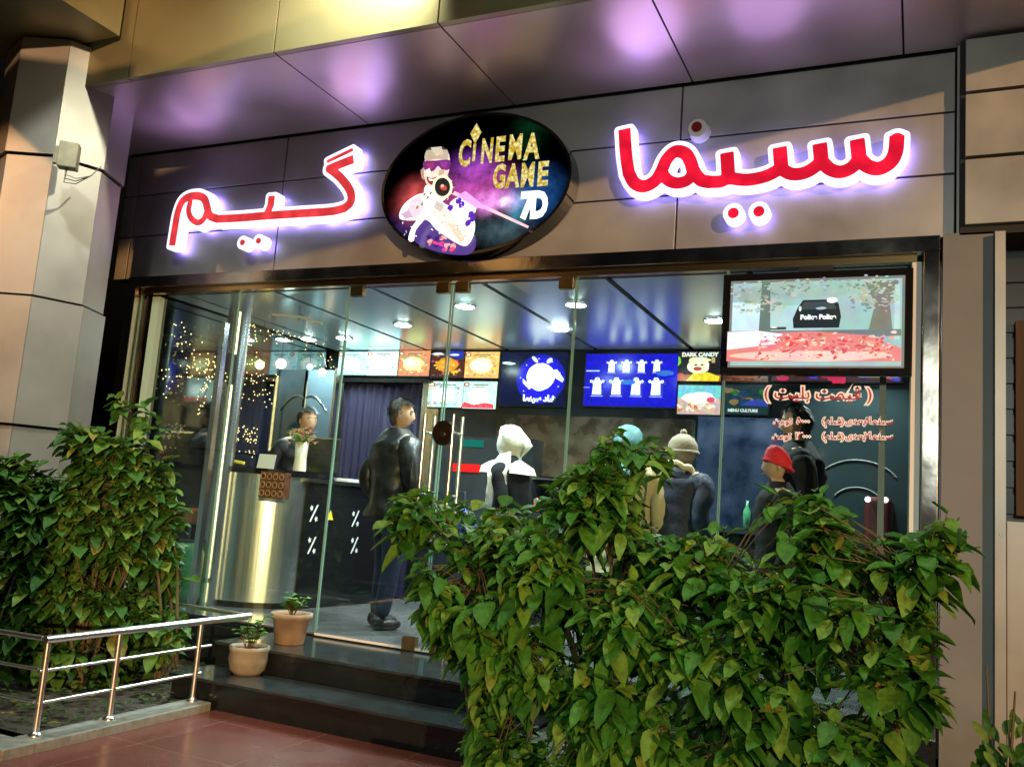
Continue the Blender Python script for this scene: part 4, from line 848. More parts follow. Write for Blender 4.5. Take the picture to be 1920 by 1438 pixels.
    for b in legsJ:
        k = len(LJ); LJ += [J[b], J[b+1], J[b+2]+Vector((0, 0, -.012*H))]; LR += [.062*H, .045*H, .036*H]; LE += [(0, k), (k, k+1), (k+1, k+2)]
    skin_mesh('trousers', LJ, LE, LR, legs, e, 2)
    if shoes:
        for s_, b in zip((1, -1), legsJ):
            a = J[b+2]; mb = MB(); mb.ball((a.x+.035*H, a.y, .024*H), .05*H, 12, 0, (1.35, .52, .5)); mb.ball((a.x-.01*H, a.y, .034*H), .036*H, 10, 0, (.9, .8, .95)); mb.build('shoe', 'leather').parent = e
    if hood:
        kind, mt = hood[0], hood[1]; sc = MB()
        if kind == 'scarf':
            n = 20; vs = []
            prof = [(0, .60, 0), (.18, .58, .0), (.34, .50, -.03), (.45, .34, -.06), (.49, .12, -.09), (.47, -.1, -.1), (.41, -.3, -.07), (.33, -.48, -.02), (.40, -.58, .0), (.66, -.70, 0), (.90, -.86, 0), (.98, -1.08, 0)]
            for r, z_, xo in prof:
                for k in range(n):
                    a = 2*math.pi*k/n; wob = 1+.04*math.sin(5*a+z_*9); bulge = 1+.75*max(0, -math.cos(a))**1.5*max(0, 1-abs(z_+.18)/.5)
                    vs.append((hc.x+xo*h_+r*1.05*h_*math.cos(a)*wob*bulge, r*.98*h_*math.sin(a)*wob, hc.z+z_*h_*1.05))
            sc.add(vs, [(i*n+k, (i+1)*n+k, (i+1)*n+(k+1) % n, i*n+(k+1) % n) for i in range(len(prof)-1) for k in range(n)], 0, True)
            sc.v = [tuple(Vector(p_)+Vector((1, .6, .3))*mnoise.noise(Vector(p_)*19+Vector((H, 0, 0)))*.10*h_) for p_ in sc.v]
            turned(sc); ob = sc.build('headscarf', mt); ob.parent = e
            if mt == 'scarf':
                st_ = MB(); vs = []; k9 = 14; n9 = 14
                for i9 in range(k9):
                    t = i9/(k9-1); w9 = (.20+.20*math.sin(min(1, t*1.3)*2.2))*h_
                    for j9 in range(n9):
                        a9 = 2*math.pi*j9/n9; vs.append((hc.x-.05*h_-.10*h_*t+w9*math.cos(a9)*(1+.12*math.sin(t*9+a9*2)), (.42+.70*min(1, t*2.6))*h_+.07*h_*math.sin(a9)+.03*h_*math.sin(a9*3+t*8), hc.z-.42*h_-t*1.95*h_-.06*h_*math.cos(a9)))
                st_.add(vs, [(i9*n9+j9, i9*n9+(j9+1) % n9, (i9+1)*n9+(j9+1) % n9, (i9+1)*n9+j9) for i9 in range(k9-1) for j9 in range(n9)], 0, True); st_.add([vs[(k9-1)*n9+q] for q in range(n9)], [tuple(range(n9))]); st_.build('scarf_end', mt).parent = e
        if kind == 'beanie':
            n = 18; vs = []
            for i in range(8):
                t = math.pi*.53*i/7
                for k in range(n):
                    a = 2*math.pi*k/n; vs.append((hc.x-.05*h_+.44*h_*math.sin(t)*math.cos(a)*(1+.03*math.sin(a*9)), .38*h_*math.sin(t)*math.sin(a)*(1+.03*math.cos(a*7)), hc.z+.08*h_+.56*h_*math.cos(t)+.14*h_*math.sin(t)*math.cos(a)))
            sc.add(vs, [(i*n+k, (i+1)*n+k, (i+1)*n+(k+1) % n, i*n+(k+1) % n) for i in range(7) for k in range(n)], 0, True)
            rim = [(hc.x-.05*h_+.435*h_*math.cos(2*math.pi*k/24), .385*h_*math.sin(2*math.pi*k/24), hc.z+.04*h_+.15*h_*math.cos(2*math.pi*k/24)) for k in range(25)]
            sc.tube(rim, .055*h_, 8, 0, False); sc.v = [tuple(Vector(p_)+Vector((1, .6, .8))*mnoise.noise(Vector(p_)*26)*.05*h_) for p_ in sc.v]; turned(sc).build('beanie', mt).parent = e
        if kind == 'furhood':
            sc.ball((hc.x-.05*h_, 0, hc.z+.10*h_), .52*h_, 16, 0, (1, .98, 1.0)); sc.tube([(hc.x-.05*h_+.52*h_*math.cos(t), .51*h_*math.sin(t), hc.z-.02*h_) for t in [2*math.pi*k/24 for k in range(25)]], .07*h_, 8, 0, False); sc.ball((hc.x-.05*h_, 0, hc.z+.66*h_), .12*h_, 10); turned(sc).build('knit_hat', mt).parent = e
            fr2 = MB(); pts = [(hc.x-.35*h_+.5*h_*math.cos(t), .62*h_*math.sin(t), hc.z-.60*h_+.16*h_*math.cos(t)*-1+.04*h_*math.sin(t*7)) for t in [2*math.pi*k/28 for k in range(29)]]; fr2.tube(pts, .115*h_, 10, 0, False); fr2.build('fur_trim', 'fur').parent = e
    return e
def foot(px, py, ztop): v = on(px, py, ztop); return Vector((v.x, v.y, FL))
man = person(Vector((-3.86, 6.22, FL)), 58, 1.84, 'man in a black leather jacket seen from behind just inside the glass doors', 'leather', 'navy', mat('greying_hair', (.05, .048, .045), .6, bump=.8, bscale=120), head_turn=-40, build_=1.12,
             arms=[((-.05, .165, .63), (.06, .13, .50)), ((.0, -.17, .64), (.10, -.16, .52))], step_=.02)
o = MB().box(.02, .09, -.34, -.27, .78, 1.0).build('shopping_bag', 'white', None, .01); o.parent = man; bpy.data.objects.remove(o)
person(Vector((-5.42, 7.05, FL)), -28, 1.84, 'young bearded clerk in a dark suit sitting up behind the flower vase', mat('dark_suit', (.012, .013, .022), .7), 'cloth', 'hair', beard=True, head_turn=8)
v = foot(962, 797, 2.03); person(v, 182, 1.66, 'woman in a white headscarf and long black coat seen from behind', 'cloth', 'cloth', None, hood=('scarf', 'scarf'), coat_len=.22)
v = foot(1180, 792, 2.09); person(v, 100, 1.70, 'person in a beige coat and teal headscarf behind the bush', 'beige', 'cloth', None, hood=('scarf', 'teal'), coat_len=.15, build_=1.15)
v = foot(1280, 815, 2.02); person(v, 60, 1.66, 'person in a knitted hat and quilted coat with a pale fur collar', 'puffer', 'cloth', None, hood=('furhood', 'taupe'), coat_len=.15, build_=1.15)
v = foot(1500, 752, 2.28); person(v, 190, 1.90, 'tall man in black standing behind the ticket price lettering', 'cloth', 'cloth', 'hair', build_=1.1, beard=True)
v = foot(1462, 838, 1.885); v.x -= .0; person(v, 200, 1.52, 'person in a red knitted beanie looking left past the bush', 'cloth', 'cloth', None, hood=('beanie', 'red'))
# hanging white scarf end of the woman
# ================================================================== INTERIOR FURNISHINGS
dc = (-5.5, 6.72)
dk = empty('reception_desk', (dc[0], dc[1], FL), 'curved polished steel reception desk with a black top', 'desk')
def arc(r, a0, a1, n=28): return [(dc[0]+r*math.cos(math.radians(a0+(a1-a0)*k/n)), dc[1]+r*math.sin(math.radians(a0+(a1-a0)*k/n))) for k in range(n+1)]
MB().prism(arc(.56, 150, 395, 40), FL+.05, 1.50, smooth=False).build('steel_drum', 'desksteel', dk)
for p in dk.children[0].data.polygons: p.use_smooth = abs(p.normal.z) < .5
MB().prism(arc(.60, 0, 360, 40)[:-1], 1.505, 1.55).build('top', 'blackgloss', dk, .006); MB().prism(arc(.53, 0, 360, 40)[:-1], FL, FL+.048).build('plinth', 'black', dk)
ct = empty('counter', (-4.9, 7.0, FL), 'long black counter with white cutlery marks on its front', 'counter')
cc = [(-4.93, 6.55), (-4.80, 7.75), (-5.35, 7.80), (-5.45, 6.60)]
MB().prism(cc, FL, 1.46).build('cabinet', 'blackgloss', ct); MB().prism([(-4.90, 6.5), (-4.76, 7.78), (-5.38, 7.83), (-5.3, 6.62)], 1.462, 1.495).build('worktop', 'black', ct, .004)
def on_counter(px, py):
    # front face line x = -4.93 + .1083*(y-6.55)
    r = ray(px, py); k = .1083; t = (-4.93-k*6.55)/(r[0]-k*r[1]); p = r*t; return Vector((p[0]+.004, p[1], p[2]+CAMZ))
sym = MB()
for (a, b) in ((588, 962), (584, 1022), (666, 972), (664, 1022)):
    p = on_counter(a, b); w = Vector((.1077, .994, 0)); up_ = Vector((0, 0, 1))
    def q(u, v): t_ = p+w*u+up_*v; return (t_.x, t_.y, t_.z)
    sym.add([q(-.05, -.075), q(-.03, -.075), q(.05, .075), q(.03, .075)], [(0, 1, 2, 3)])
    for (u0, v0) in ((-.035, .045), (.035, -.05)):
        sym.add([q(u0+.024*math.cos(t_)*(1 if k % 2 else .5), v0+.03*math.sin(t_)*(1 if k % 2 else .5)) for k, t_ in enumerate([2*math.pi*k/10 for k in range(10)])], [tuple(range(10))])
sym.build('white_marks', 'white', ct)
p = on_counter(618, 966); sg = MB(); w = Vector((.1077, .994, 0))
ws = empty('warning_sticker', p, 'small yellow warning triangle on the black counter', 'sticker'); 
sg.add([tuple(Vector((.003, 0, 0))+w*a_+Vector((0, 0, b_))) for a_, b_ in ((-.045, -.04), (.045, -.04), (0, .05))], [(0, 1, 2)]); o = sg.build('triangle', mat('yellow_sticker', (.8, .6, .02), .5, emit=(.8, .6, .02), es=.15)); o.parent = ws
# things on the desk
vp = Vector((-5.02, 6.50, 1.552)); va = empty('flower_vase', vp, 'white vase of pale yellow and pink flowers on the reception desk', 'vase')
MB().lathe([(.055, 0), (.058, .02), (.052, .12), (.062, .26), (.058, .26), (.048, .13)], vp, 20).build('vase', mat('white_porcelain', (.75, .72, .62), .3), va)
fm = MB()
for k in range(46):
    a = random.random()*6.28; r_ = random.uniform(.0, .125); c_ = (vp.x+r_*math.cos(a), vp.y+r_*math.sin(a), vp.z+.33+random.uniform(-.05, .07)-r_*.35)
    mi = random.choice([0, 0, 0, 0, 1, 1, 2]); ta = random.random()*3
    for j in range(6):
        b_ = ta+j*math.pi/3; fm.add([c_, (c_[0]+.014*math.cos(b_-.5), c_[1]+.014*math.sin(b_-.5), c_[2]+.010), (c_[0]+.042*math.cos(b_), c_[1]+.042*math.sin(b_), c_[2]+.018), (c_[0]+.014*math.cos(b_+.5), c_[1]+.014*math.sin(b_+.5), c_[2]+.010)], [(0, 1, 2, 3)], mi)
    fm.ball(c_, .008, 6, 0 if k % 3 else 2)
fm.build('flowers', [mat('cream_petal', (.8, .74, .38), .6), mat('pink_petal', (.75, .35, .38), .6), mat('wine_petal', (.25, .03, .06), .6)], va)
lv = MB()
for k in range(22):
    a = random.random()*6.28; b0 = Vector((vp.x, vp.y, vp.z+.24)); d = Vector((math.cos(a), math.sin(a), random.uniform(.1, .9))).normalized(); t_ = Vector((-math.sin(a), math.cos(a), 0))
    lv.add([tuple(b0), tuple(b0+d*.07+t_*.02), tuple(b0+d*.14), tuple(b0+d*.07-t_*.02)], [(0, 1, 2, 3)])
lv.build('leaves', 'leafR', va)
cp = at(497, 877, 6.35); o = MB().box(-.085, .085, -.006, .006, 0, .13).build('paper_card', 'white'); o.location = (cp.x, 6.35, 1.552); o.rotation_euler = (-.2, 0, .1); tag(o, 'blank white card standing on the reception desk', 'card')
yp = at(445, 868, 6.4); st = empty('stapler', (yp.x, 6.36, 1.552), 'yellow and black stapler on the left of the reception desk', 'stapler')
for nm, a in (('base', (-.12, .10, -.02, .02, 0, .018)), ('arm', (-.10, .10, -.018, .018, .035, .06))):
    o = MB().box(*a).build(nm, mat('yellow_plastic', (.75, .62, .03), .4) if nm == 'arm' else 'black', None, .006); o.parent = st; o.rotation_euler = (0, 0 if nm == 'base' else .1, .1)
bk = at(515, 905, 6.1); bs = empty('wicker_basket', (bk.x, 6.1, 1.30), 'brown lattice basket box fixed in front of the reception desk', 'basket')
bm_ = MB(); bm_.box(-.11, .11, -.05, .07, 0, .22); ob = bm_.build('box', mat('brown_wicker', (.10, .035, .015), .5, noise=.5, nscale=25)); ob.parent = bs
rg2 = MB()
for i in range(4):
    for j in range(3):
        cx_, cz_ = -.082+i*.055, .04+j*.07; pts = [(cx_+.02*math.cos(t), -.056, cz_+.024*math.sin(t)) for t in [2*math.pi*k/12 for k in range(13)]]; rg2.tube(pts, .005, 6, 0, False)
ob = rg2.build('lattice', mat('light_wicker', (.32, .16, .07), .5)); ob.parent = bs; bs.rotation_euler = (0, 0, .25)
# monitor on the counter
mo = empty('monitor', (-5.1, 7.05, 1.495), 'flat dark monitor on the counter beside the clerk', 'monitor')
a, b = at(577, 822, 6.95), at(632, 884, 6.95)
boxo('screen', 'darkwall', mo, a.x, b.x, 6.94, 6.97, 1.56, a.z, bevel=.004); boxo('stand', 'black', mo, (a.x+b.x)/2-.02, (a.x+b.x)/2+.02, 6.972, 7.0, 1.5, 1.62); boxo('foot', 'black', mo, (a.x+b.x)/2-.1, (a.x+b.x)/2+.1, 6.92, 7.05, 1.496, 1.51)
boxo('top_edge', 'steel', mo, a.x, b.x, 6.935, 6.975, a.z+.001, a.z+.012)
bb = at(860, 985, 5.95); e = empty('shopping_bag', (bb.x, 5.95, bb.z-.16), 'bright blue plastic shopping bag glimpsed over the left end of the hedge', 'bag')
bgm = MB(); pr_ = [(.05, 0), (.12, .03), (.13, .16), (.10, .24), (.04, .29)]; n = 22
bgm.add([(bb.x+r_*math.cos(a)*(1+.10*math.sin(5*a+z_*30)), 5.95+r_*.7*math.sin(a)*(1+.12*math.cos(4*a)), bb.z-.16+z_) for r_, z_ in pr_ for a in [2*math.pi*q/n for q in range(n)]], [(i_*n+q, i_*n+(q+1) % n, (i_+1)*n+(q+1) % n, (i_+1)*n+q) for i_ in range(len(pr_)-1) for q in range(n)], 0, True)
bgm.build('bag_body', mat('blue_plastic_film', (.01, .02, .7), .35), e); MB().tube([(bb.x-.03, 5.95, bb.z+.12), (bb.x-.02, 5.95, bb.z+.25), (bb.x+.03, 5.95, bb.z+.25), (bb.x+.03, 5.95, bb.z+.12)], .008, 6).build('handle', 'navy', e)
# flat white tray
a = at(648, 893, 7.3); tag(MB().box(a.x-.11, a.x+.09, 7.22, 7.42, 1.497, 1.53).build('paper_tray', 'white', None, .004), 'flat white paper tray on the far end of the black counter', 'tray')
# interior steel column with loudspeaker
ic = at(437, 700, 6.12); sc_ = empty('steel_column', (ic.x, 6.12, FL), 'round stainless steel clad column inside the left glass panel', 'column')
MB().lathe([(.098, 0), (.098, 1.69)], (ic.x, 6.12, FL), 32).build('upper_cladding', 'desksteel', sc_).location = (0, 0, 0)
MB().lathe([(.096, 1.692), (.096, 2.614)], (ic.x, 6.12, FL), 32).build('lower_cladding', 'desksteel', sc_)
sk_ = at(427, 690, 5.95); spk = empty('loudspeaker', (sk_.x, 5.93, 2.2), 'black loudspeaker box hung on the steel column', 'loudspeaker')
MB().box(sk_.x-.085, sk_.x+.085, 5.86, 5.97, sk_.z-.12, sk_.z+.12).build('cabinet', 'black', spk, .01); MB().box(sk_.x-.07, sk_.x+.07, 5.852, 5.857, sk_.z-.10, sk_.z+.10).build('grille', mat('speaker_grille', (.03, .03, .03), .6, bump=1, bscale=300), spk)
# partition with doorway on the back wall, dark blue curtain
dw = empty('cinema_doorway', (-5.2, 8.1, FL), 'dark doorway with steel jambs and a deep blue curtain behind the man', 'doorway')
a, b = at(652, 718, 8.1), at(797, 718, 8.1)
boxo('steel_jamb', 'steel', dw, a.x-.10, a.x-.03, 8.08, 8.199, FL, 2.60); boxo('steel_jamb', 'steel', dw, b.x-.01, b.x+.06, 8.08, 8.199, FL, 2.60); boxo('lintel', 'black', dw, a.x-.10, b.x+.06, 8.06, 8.199, 2.602, 2.645)
cu = MB(); n = 60; xs_ = [a.x-.03+(b.x-.01-a.x+.03)*k/n for k in range(n+1)]
cu.add([(x, 8.15+.02*math.sin(k*1.1)+.008*math.sin(k*2.7), z) for z in (FL+.02, 2.6) for k, x in enumerate(xs_)], [(k, k+1, n+2+k, n+1+k) for k in range(n)], 0, True)
cu.build('curtain', mat('deep_blue_velvet', (.004, .003, .03), .8), dw)
# tall dark panels behind the clerk
pn = empty('wall_panel', (-5.6, 8.0, FL), 'tall blue grey glossy panel behind the clerk with a thin curved line', 'panel')
a, b = at(538, 690, 7.75), at(628, 700, 7.75)
boxo('panel', mat('blue_grey_satin', (.03, .05, .065), .4), pn, max(a.x, -6.0), b.x, 7.75, 7.79, FL, a.z-.02)
boxo('steel_edge', 'steel', pn, b.x+.004, b.x+.035, 7.74, 7.79, FL, a.z)
sw_ = [at(p[0], p[1], 7.74) for p in ((565, 752), (572, 745), (583, 741), (593, 745), (603, 757), (611, 770))]; MB().tube([(p.x, 7.745, p.z) for p in sw_], .006, 6).build('curved_line', 'steel', pn)
# ceiling coat hanger
hp = at(560, 598, 6.1); hg = empty('coat_hanger', (hp.x, 6.1, hp.z), 'white coat hanger hanging under the shop ceiling', 'hanger')
MB().tube([(hp.x, 6.1, 2.968), (hp.x, 6.1, hp.z+.05), (hp.x+.03, 6.1, hp.z+.04), (hp.x+.035, 6.1, hp.z+.015), (hp.x, 6.1, hp.z)], .004, 6).build('hook', 'steel', hg)
a, b, c = at(512, 590, 6.1), at(563, 597, 6.1), at(604, 605, 6.1)
MB().tube([(a.x, 6.1, a.z), (b.x, 6.1, b.z+.012), (c.x, 6.1, c.z-.01)], .011, 8).build('bar', 'white', hg)
# fairy lights
bulb_m = emis('warm_bulb', (1.0, .66, .28), 3.6)
def fairy(label, segs, n, spread, Y0, Y1):
    e = empty('fairy_lights', segs[0][0], label, 'fairy lights', 'fairy light clusters inside the left glass')
    w_ = MB(); proto = None; tot = sum((b-a).length for a, b in segs)
    for a, b in segs: w_.tube([a, (a+b)/2+Vector((random.uniform(-.03, .03), 0, random.uniform(-.05, .02))), b], .0022, 5)
    w_.build('wire', 'black', e)
    for k in range(n):
        a, b = random.choices(segs, [(q_-p_).length for p_, q_ in segs])[0]; t = random.random(); p = a.lerp(b, t)+Vector((random.gauss(0, spread), random.uniform(Y0, Y1), random.gauss(0, spread)))
        if p.z > 2.9: p.z = 2.9
        if p.x < -5.97: p.x = -5.97+random.random()*.03
        if proto is None:
            proto = MB().ball((0, 0, 0), .0048, 8, 0, (1, 1, 1.3)).build('bulb', bulb_m); o = proto
        else: o = proto.copy(); COL.objects.link(o)
        o.parent = e; o.location = p-e.location
    return e
def A_(px, py, Y): return at(px, py, Y)
fairy('swag of warm fairy lights falling from the white strip to the steel column', [(A_(318, 620, 5.72), A_(360, 665, 5.72)), (A_(360, 665, 5.72), A_(405, 700, 5.72)), (A_(330, 690, 5.72), A_(300, 735, 5.72))], 70, .055, -.04, .12)  # bulbs take the place of dots mirrored in the left wall
fairy('cluster of warm fairy lights low on the left side of the steel column', [(A_(340, 690, 5.72), A_(400, 690, 5.72)), (A_(385, 710, 5.72), A_(370, 775, 5.72)), (A_(400, 680, 5.72), A_(380, 750, 5.72))], 60, .055, -.04, .12)  # these bulbs also replace reflected dots of the mirror wall
fairy('curtain of warm fairy lights right of the steel column', [(A_(472, 620, 6.4), A_(482, 700, 6.4)), (A_(456, 660, 6.4), A_(465, 760, 6.4)), (A_(495, 690, 6.4), A_(488, 755, 6.4)), (A_(460, 640, 6.4), A_(490, 640, 6.4))], 90, .05, -.15, .15)
fairy('cluster of fairy lights in greenery at the far left corner of the ceiling', [(A_(470, 605, 6.6), A_(520, 620, 6.8)), (A_(520, 625, 6.8), A_(610, 650, 7.4)), (A_(600, 650, 7.4), A_(612, 690, 7.4))], 50, .045, -.15, .15)
fairy('small faint fairy light lettering beside the reception desk', [(A_(446, 800, 6.4), A_(446, 830, 6.4)), (A_(458, 800, 6.4), A_(458, 830, 6.4)), (A_(468, 798, 6.4), A_(468, 828, 6.4)), (A_(478, 798, 6.4), A_(478, 830, 6.4)), (A_(445, 845, 6.4), A_(478, 850, 6.4))], 50, .012, -.02, .02)
pl_ = []
for i, (px, py, Y, colr, lab, r_) in enumerate(((352, 694, 6.1, (1, .55, .12), 'glowing amber ball lamp among the fairy lights by the left wall', .05), (346, 738, 6.1, (.15, .6, 1), 'glowing light blue ball lamp below the amber one', .035), (487, 684, 6.7, (1, .7, .25), 'glowing amber ball lamp right of the steel column', .045), (527, 682, 6.9, (.75, 1, 1), 'bright white ball lamp at the corner of the blue grey panel', .05), (604, 698, 7.3, (1, .7, .45), 'warm ball lamp at the right end of the fairy lights', .04), (581, 688, 7.2, (.5, .95, 1), 'small bluish white ball lamp by the blue grey panel', .03))):
    p = at(px, py, Y); e = empty('ball_lamp', p, lab, 'lamp', 'hanging ball lamps'); MB().ball(p, r_, 14).build('globe', emis('lit_globe', colr, 7), e); MB().tube([(p.x, p.y, p.z+r_), (p.x, p.y, 2.968)], .003, 5).build('cable', 'black', e)
# right part of the shop: dim shelves, fridge, red machine, round arch mirror
fg = empty('drinks_fridge', (-2.6, 8.0, FL), 'dark drinks fridge with dim green lit top behind the counter', 'fridge')
a, b = at(870, 820, 8.0), at(1000, 960, 8.0)
boxo('cabinet', 'darkwall', fg, a.x, b.x, 7.9, 8.19, FL, a.z); boxo('lit_top', emis('dim_green_light', (.02, .32, .25), .7), fg, a.x+.05, a.x+.28, 7.89, 7.897, a.z-.1, a.z-.03)
boxo('red_light', emis('red_light', (1, .02, .02), 1.6), fg, a.x-.04, a.x+.26, 7.888, 7.895, at(880, 885, 7.9).z, at(880, 870, 7.9).z)
bc = empty('back_counter', (-2.2, 7.8, FL), 'dark food counter with dim shelves running below the screens', 'counter')
boxo('base', 'blackgloss', bc, -3.6, -.9, 7.55, 7.88, FL, 1.3); boxo('worktop', 'darkwall', bc, -3.62, -.88, 7.52, 7.88, 1.302, 1.34)
boxo('splashback', mat('brown_stone_splashback', (.05, .035, .022), .3, noise=.5, nscale=6), bc, -3.9, -1.9, 8.14, 8.198, 1.7, 2.3)
boxo('shelf', 'steel', bc, -3.5, -1.2, 7.95, 8.13, 1.66, 1.68)
cols_ = [(.5, .05, .04), (.55, .45, .2), (.1, .3, .35), (.6, .6, .55), (.35, .2, .1), (.05, .2, .1)]
bt = None
labs = ['jar', 'bottle']
bl = ['red', 'yellow', 'teal', 'pale', 'brown', 'dark green']
for k in range(6):
    x = -3.2+k*.38; h = .14+.05*(k % 3)
    o = MB().lathe([(.001, 0), (.03, .002), (.032, h*.62), (.012, h*.8), (.012, h), (.001, h)], (x, 7.68, 1.342), 12).build('bottle', mat('bottle_glass', cols_[k % 6], .2)); tag(o, 'small '+bl[k]+' bottle in the row on the dark back counter', 'bottle', 'bottles on the back counter')
cm = empty('coffee_machine', (-2.35, 7.7, 1.342), 'steel coffee machine on the dark back counter behind the hedge top', 'machine')
boxo('body', 'steel', cm, -2.62, -2.12, 7.64, 7.86, 1.50, 1.74, bevel=.012); boxo('drip_tray', 'black', cm, -2.60, -2.14, 7.56, 7.86, 1.344, 1.39, bevel=.005); boxo('back_panel', 'blackgloss', cm, -2.60, -2.14, 7.80, 7.86, 1.392, 1.498)
for x in (-2.5, -2.26):
    MB().lathe([(.001, .0), (.03, 0), (.03, .05), (.001, .05)], (x, 7.66, 1.445), 14).build('group_head', 'chrome', cm); MB().tube([(x, 7.63, 1.45), (x, 7.52, 1.44)], .011, 8).build('filter_handle', 'black', cm)
for k in range(6):
    tag(MB().lathe([(.001, 0), (.024, 0), (.034, .075), (.031, .075), (.022, .004)], (-2.58+k*.085, 7.74, 1.742), 14).build('paper_cup', 'white'), ['leftmost', 'second', 'third', 'fourth', 'fifth', 'rightmost'][k]+' white paper cup in the row on top of the coffee machine', 'cup', 'paper cups on the coffee machine')
rm = empty('red_machine', (-.2, 7.6, FL), 'red amusement machine with two round white lights at the right', 'machine')
a, b = at(1622, 930, 7.4), at(1672, 960, 7.4)
boxo('body', mat('red_plastic', (.08, .005, .008), .45), rm, a.x, b.x, 7.4, 7.9, FL, a.z, bevel=.03); boxo('tray', 'black', rm, a.x+.04, b.x-.04, 7.37, 7.398, .9, 1.1)
for p in ((1627, 936), (1660, 937)):
    q_ = at(p[0], p[1], 7.38); MB().ball(q_, .022, 10).build('light', emis('white_light', (1, 1, 1), 3), rm)
am = empty('wall_mirror', (-.4, 8.1, 1.8), 'blue grey glass panel with white arched lines behind the ticket lettering', 'mirror')
a, b = at(1500, 728, 7.9), at(1664, 800, 7.9)
boxo('glass', mat('blue_grey_gloss', (.016, .026, .029), .1), am, a.x, .19, 7.9, 7.95, FL, a.z)
for r0, zc in ((.34, 1.72), (.2, 1.60)):
    cxx = at(1610, 790, 7.89).x; MB().tube([(cxx+r0*math.cos(math.radians(t)), 7.89, zc+r0*.75*math.sin(math.radians(t))) for t in range(30, 151, 8)], .006, 8).build('arch_line', 'grey', am)
pt = empty('partition', (-1.25, 7.9, FL), 'dark blue partition behind the people in the middle', 'partition')
boxo('board', mat('dark_blue_board', (.005, .012, .032), .35, noise=.5, nscale=5), pt, -1.75, -.95, 7.7, 7.75, FL, 2.28)
# things at the lower left inside the glass
gv = at(352, 1060, 5.95); e = empty('green_vase', (gv.x, 5.95, FL), 'tall green glazed vase inside the glass beside the steel desk', 'vase')
MB().lathe([(.001, 0), (.10, 0), (.125, .08), (.13, .42), (.11, .5), (.08, .53), (.001, .53)], (gv.x, 5.95, FL), 24).build('body', mat('green_glaze', (.03, .14, .05), .25, noise=.2), e)
MB().tube([(gv.x+.08*math.cos(t), 5.95+.08*math.sin(t), FL+.53) for t in [k*math.pi/10 for k in range(21)]], .012, 8, 0, False).build('rim', 'black', e)
ob_ = at(352, 960, 6.25); e = empty('orange_stool', (ob_.x, 6.3, FL), 'orange stool by the left wall behind the bush', 'stool')
boxo('seat', mat('orange_leather', (.42, .12, .03), .4), e, ob_.x-.14, ob_.x+.14, 6.16, 6.44, ob_.z-.1, ob_.z+.04, bevel=.02); 
for dx in (-.1, .1):
    for dy in (6.2, 6.4): MB().tube([(ob_.x+dx, dy, FL), (ob_.x+dx, dy, ob_.z-.1)], .012, 8).build('leg', 'steel', e)
# ================================================================== PLANTS
def leaf(mb, p, d, up_, L_, W_, droop=.35, mi=0):
    d = d.normalized(); s_ = d.cross(up_)
    s_ = s_.normalized() if s_.length > 1e-3 else Vector((1, 0, 0)); n_ = s_.cross(d).normalized(); vs = []; wv = random.uniform(.2, 1.2); ph = random.random()*6.28
    prof = [(0, .05), (.16, .62), (.38, .98), (.62, .95), (.84, .58), (1, .03)]
    for t, w in prof:
        c_ = p+(d*t-Vector((0, 0, 1))*droop*t*t)*L_/(1+.45*droop); h = .10*W_
        cu_ = wv*math.sin(t*7+ph)*W_*.12
        vs += [c_-s_*W_*w*.5+n_*(h*w+cu_), c_-n_*h*w, c_+s_*W_*w*.5+n_*(h*w-cu_*.7)]
    fs = []
    for i in range(5): fs += [(3*i, 3*i+1, 3*i+4, 3*i+3), (3*i+1, 3*i+2, 3*i+5, 3*i+4)]
    mb.add([tuple(v) for v in vs], fs, mi, True)
def inside(poly, x, z):
    r = False; j = len(poly)-1
    for i in range(len(poly)):
        if (poly[i][1] > z) != (poly[j][1] > z) and x < (poly[j][0]-poly[i][0])*(z-poly[i][1])/(poly[j][1]-poly[i][1]+1e-9)+poly[i][0]: r = not r
        j = i
    return r
def edge_dist(poly, x, z):
    m_ = 9
    for i in range(len(poly)):
        a, b = poly[i-1], poly[i]; dx, dz = b[0]-a[0], b[1]-a[1]; t = max(0, min(1, ((x-a[0])*dx+(z-a[1])*dz)/(dx*dx+dz*dz+1e-9))); m_ = min(m_, math.hypot(x-a[0]-t*dx, z-a[1]-t*dz))
    return m_
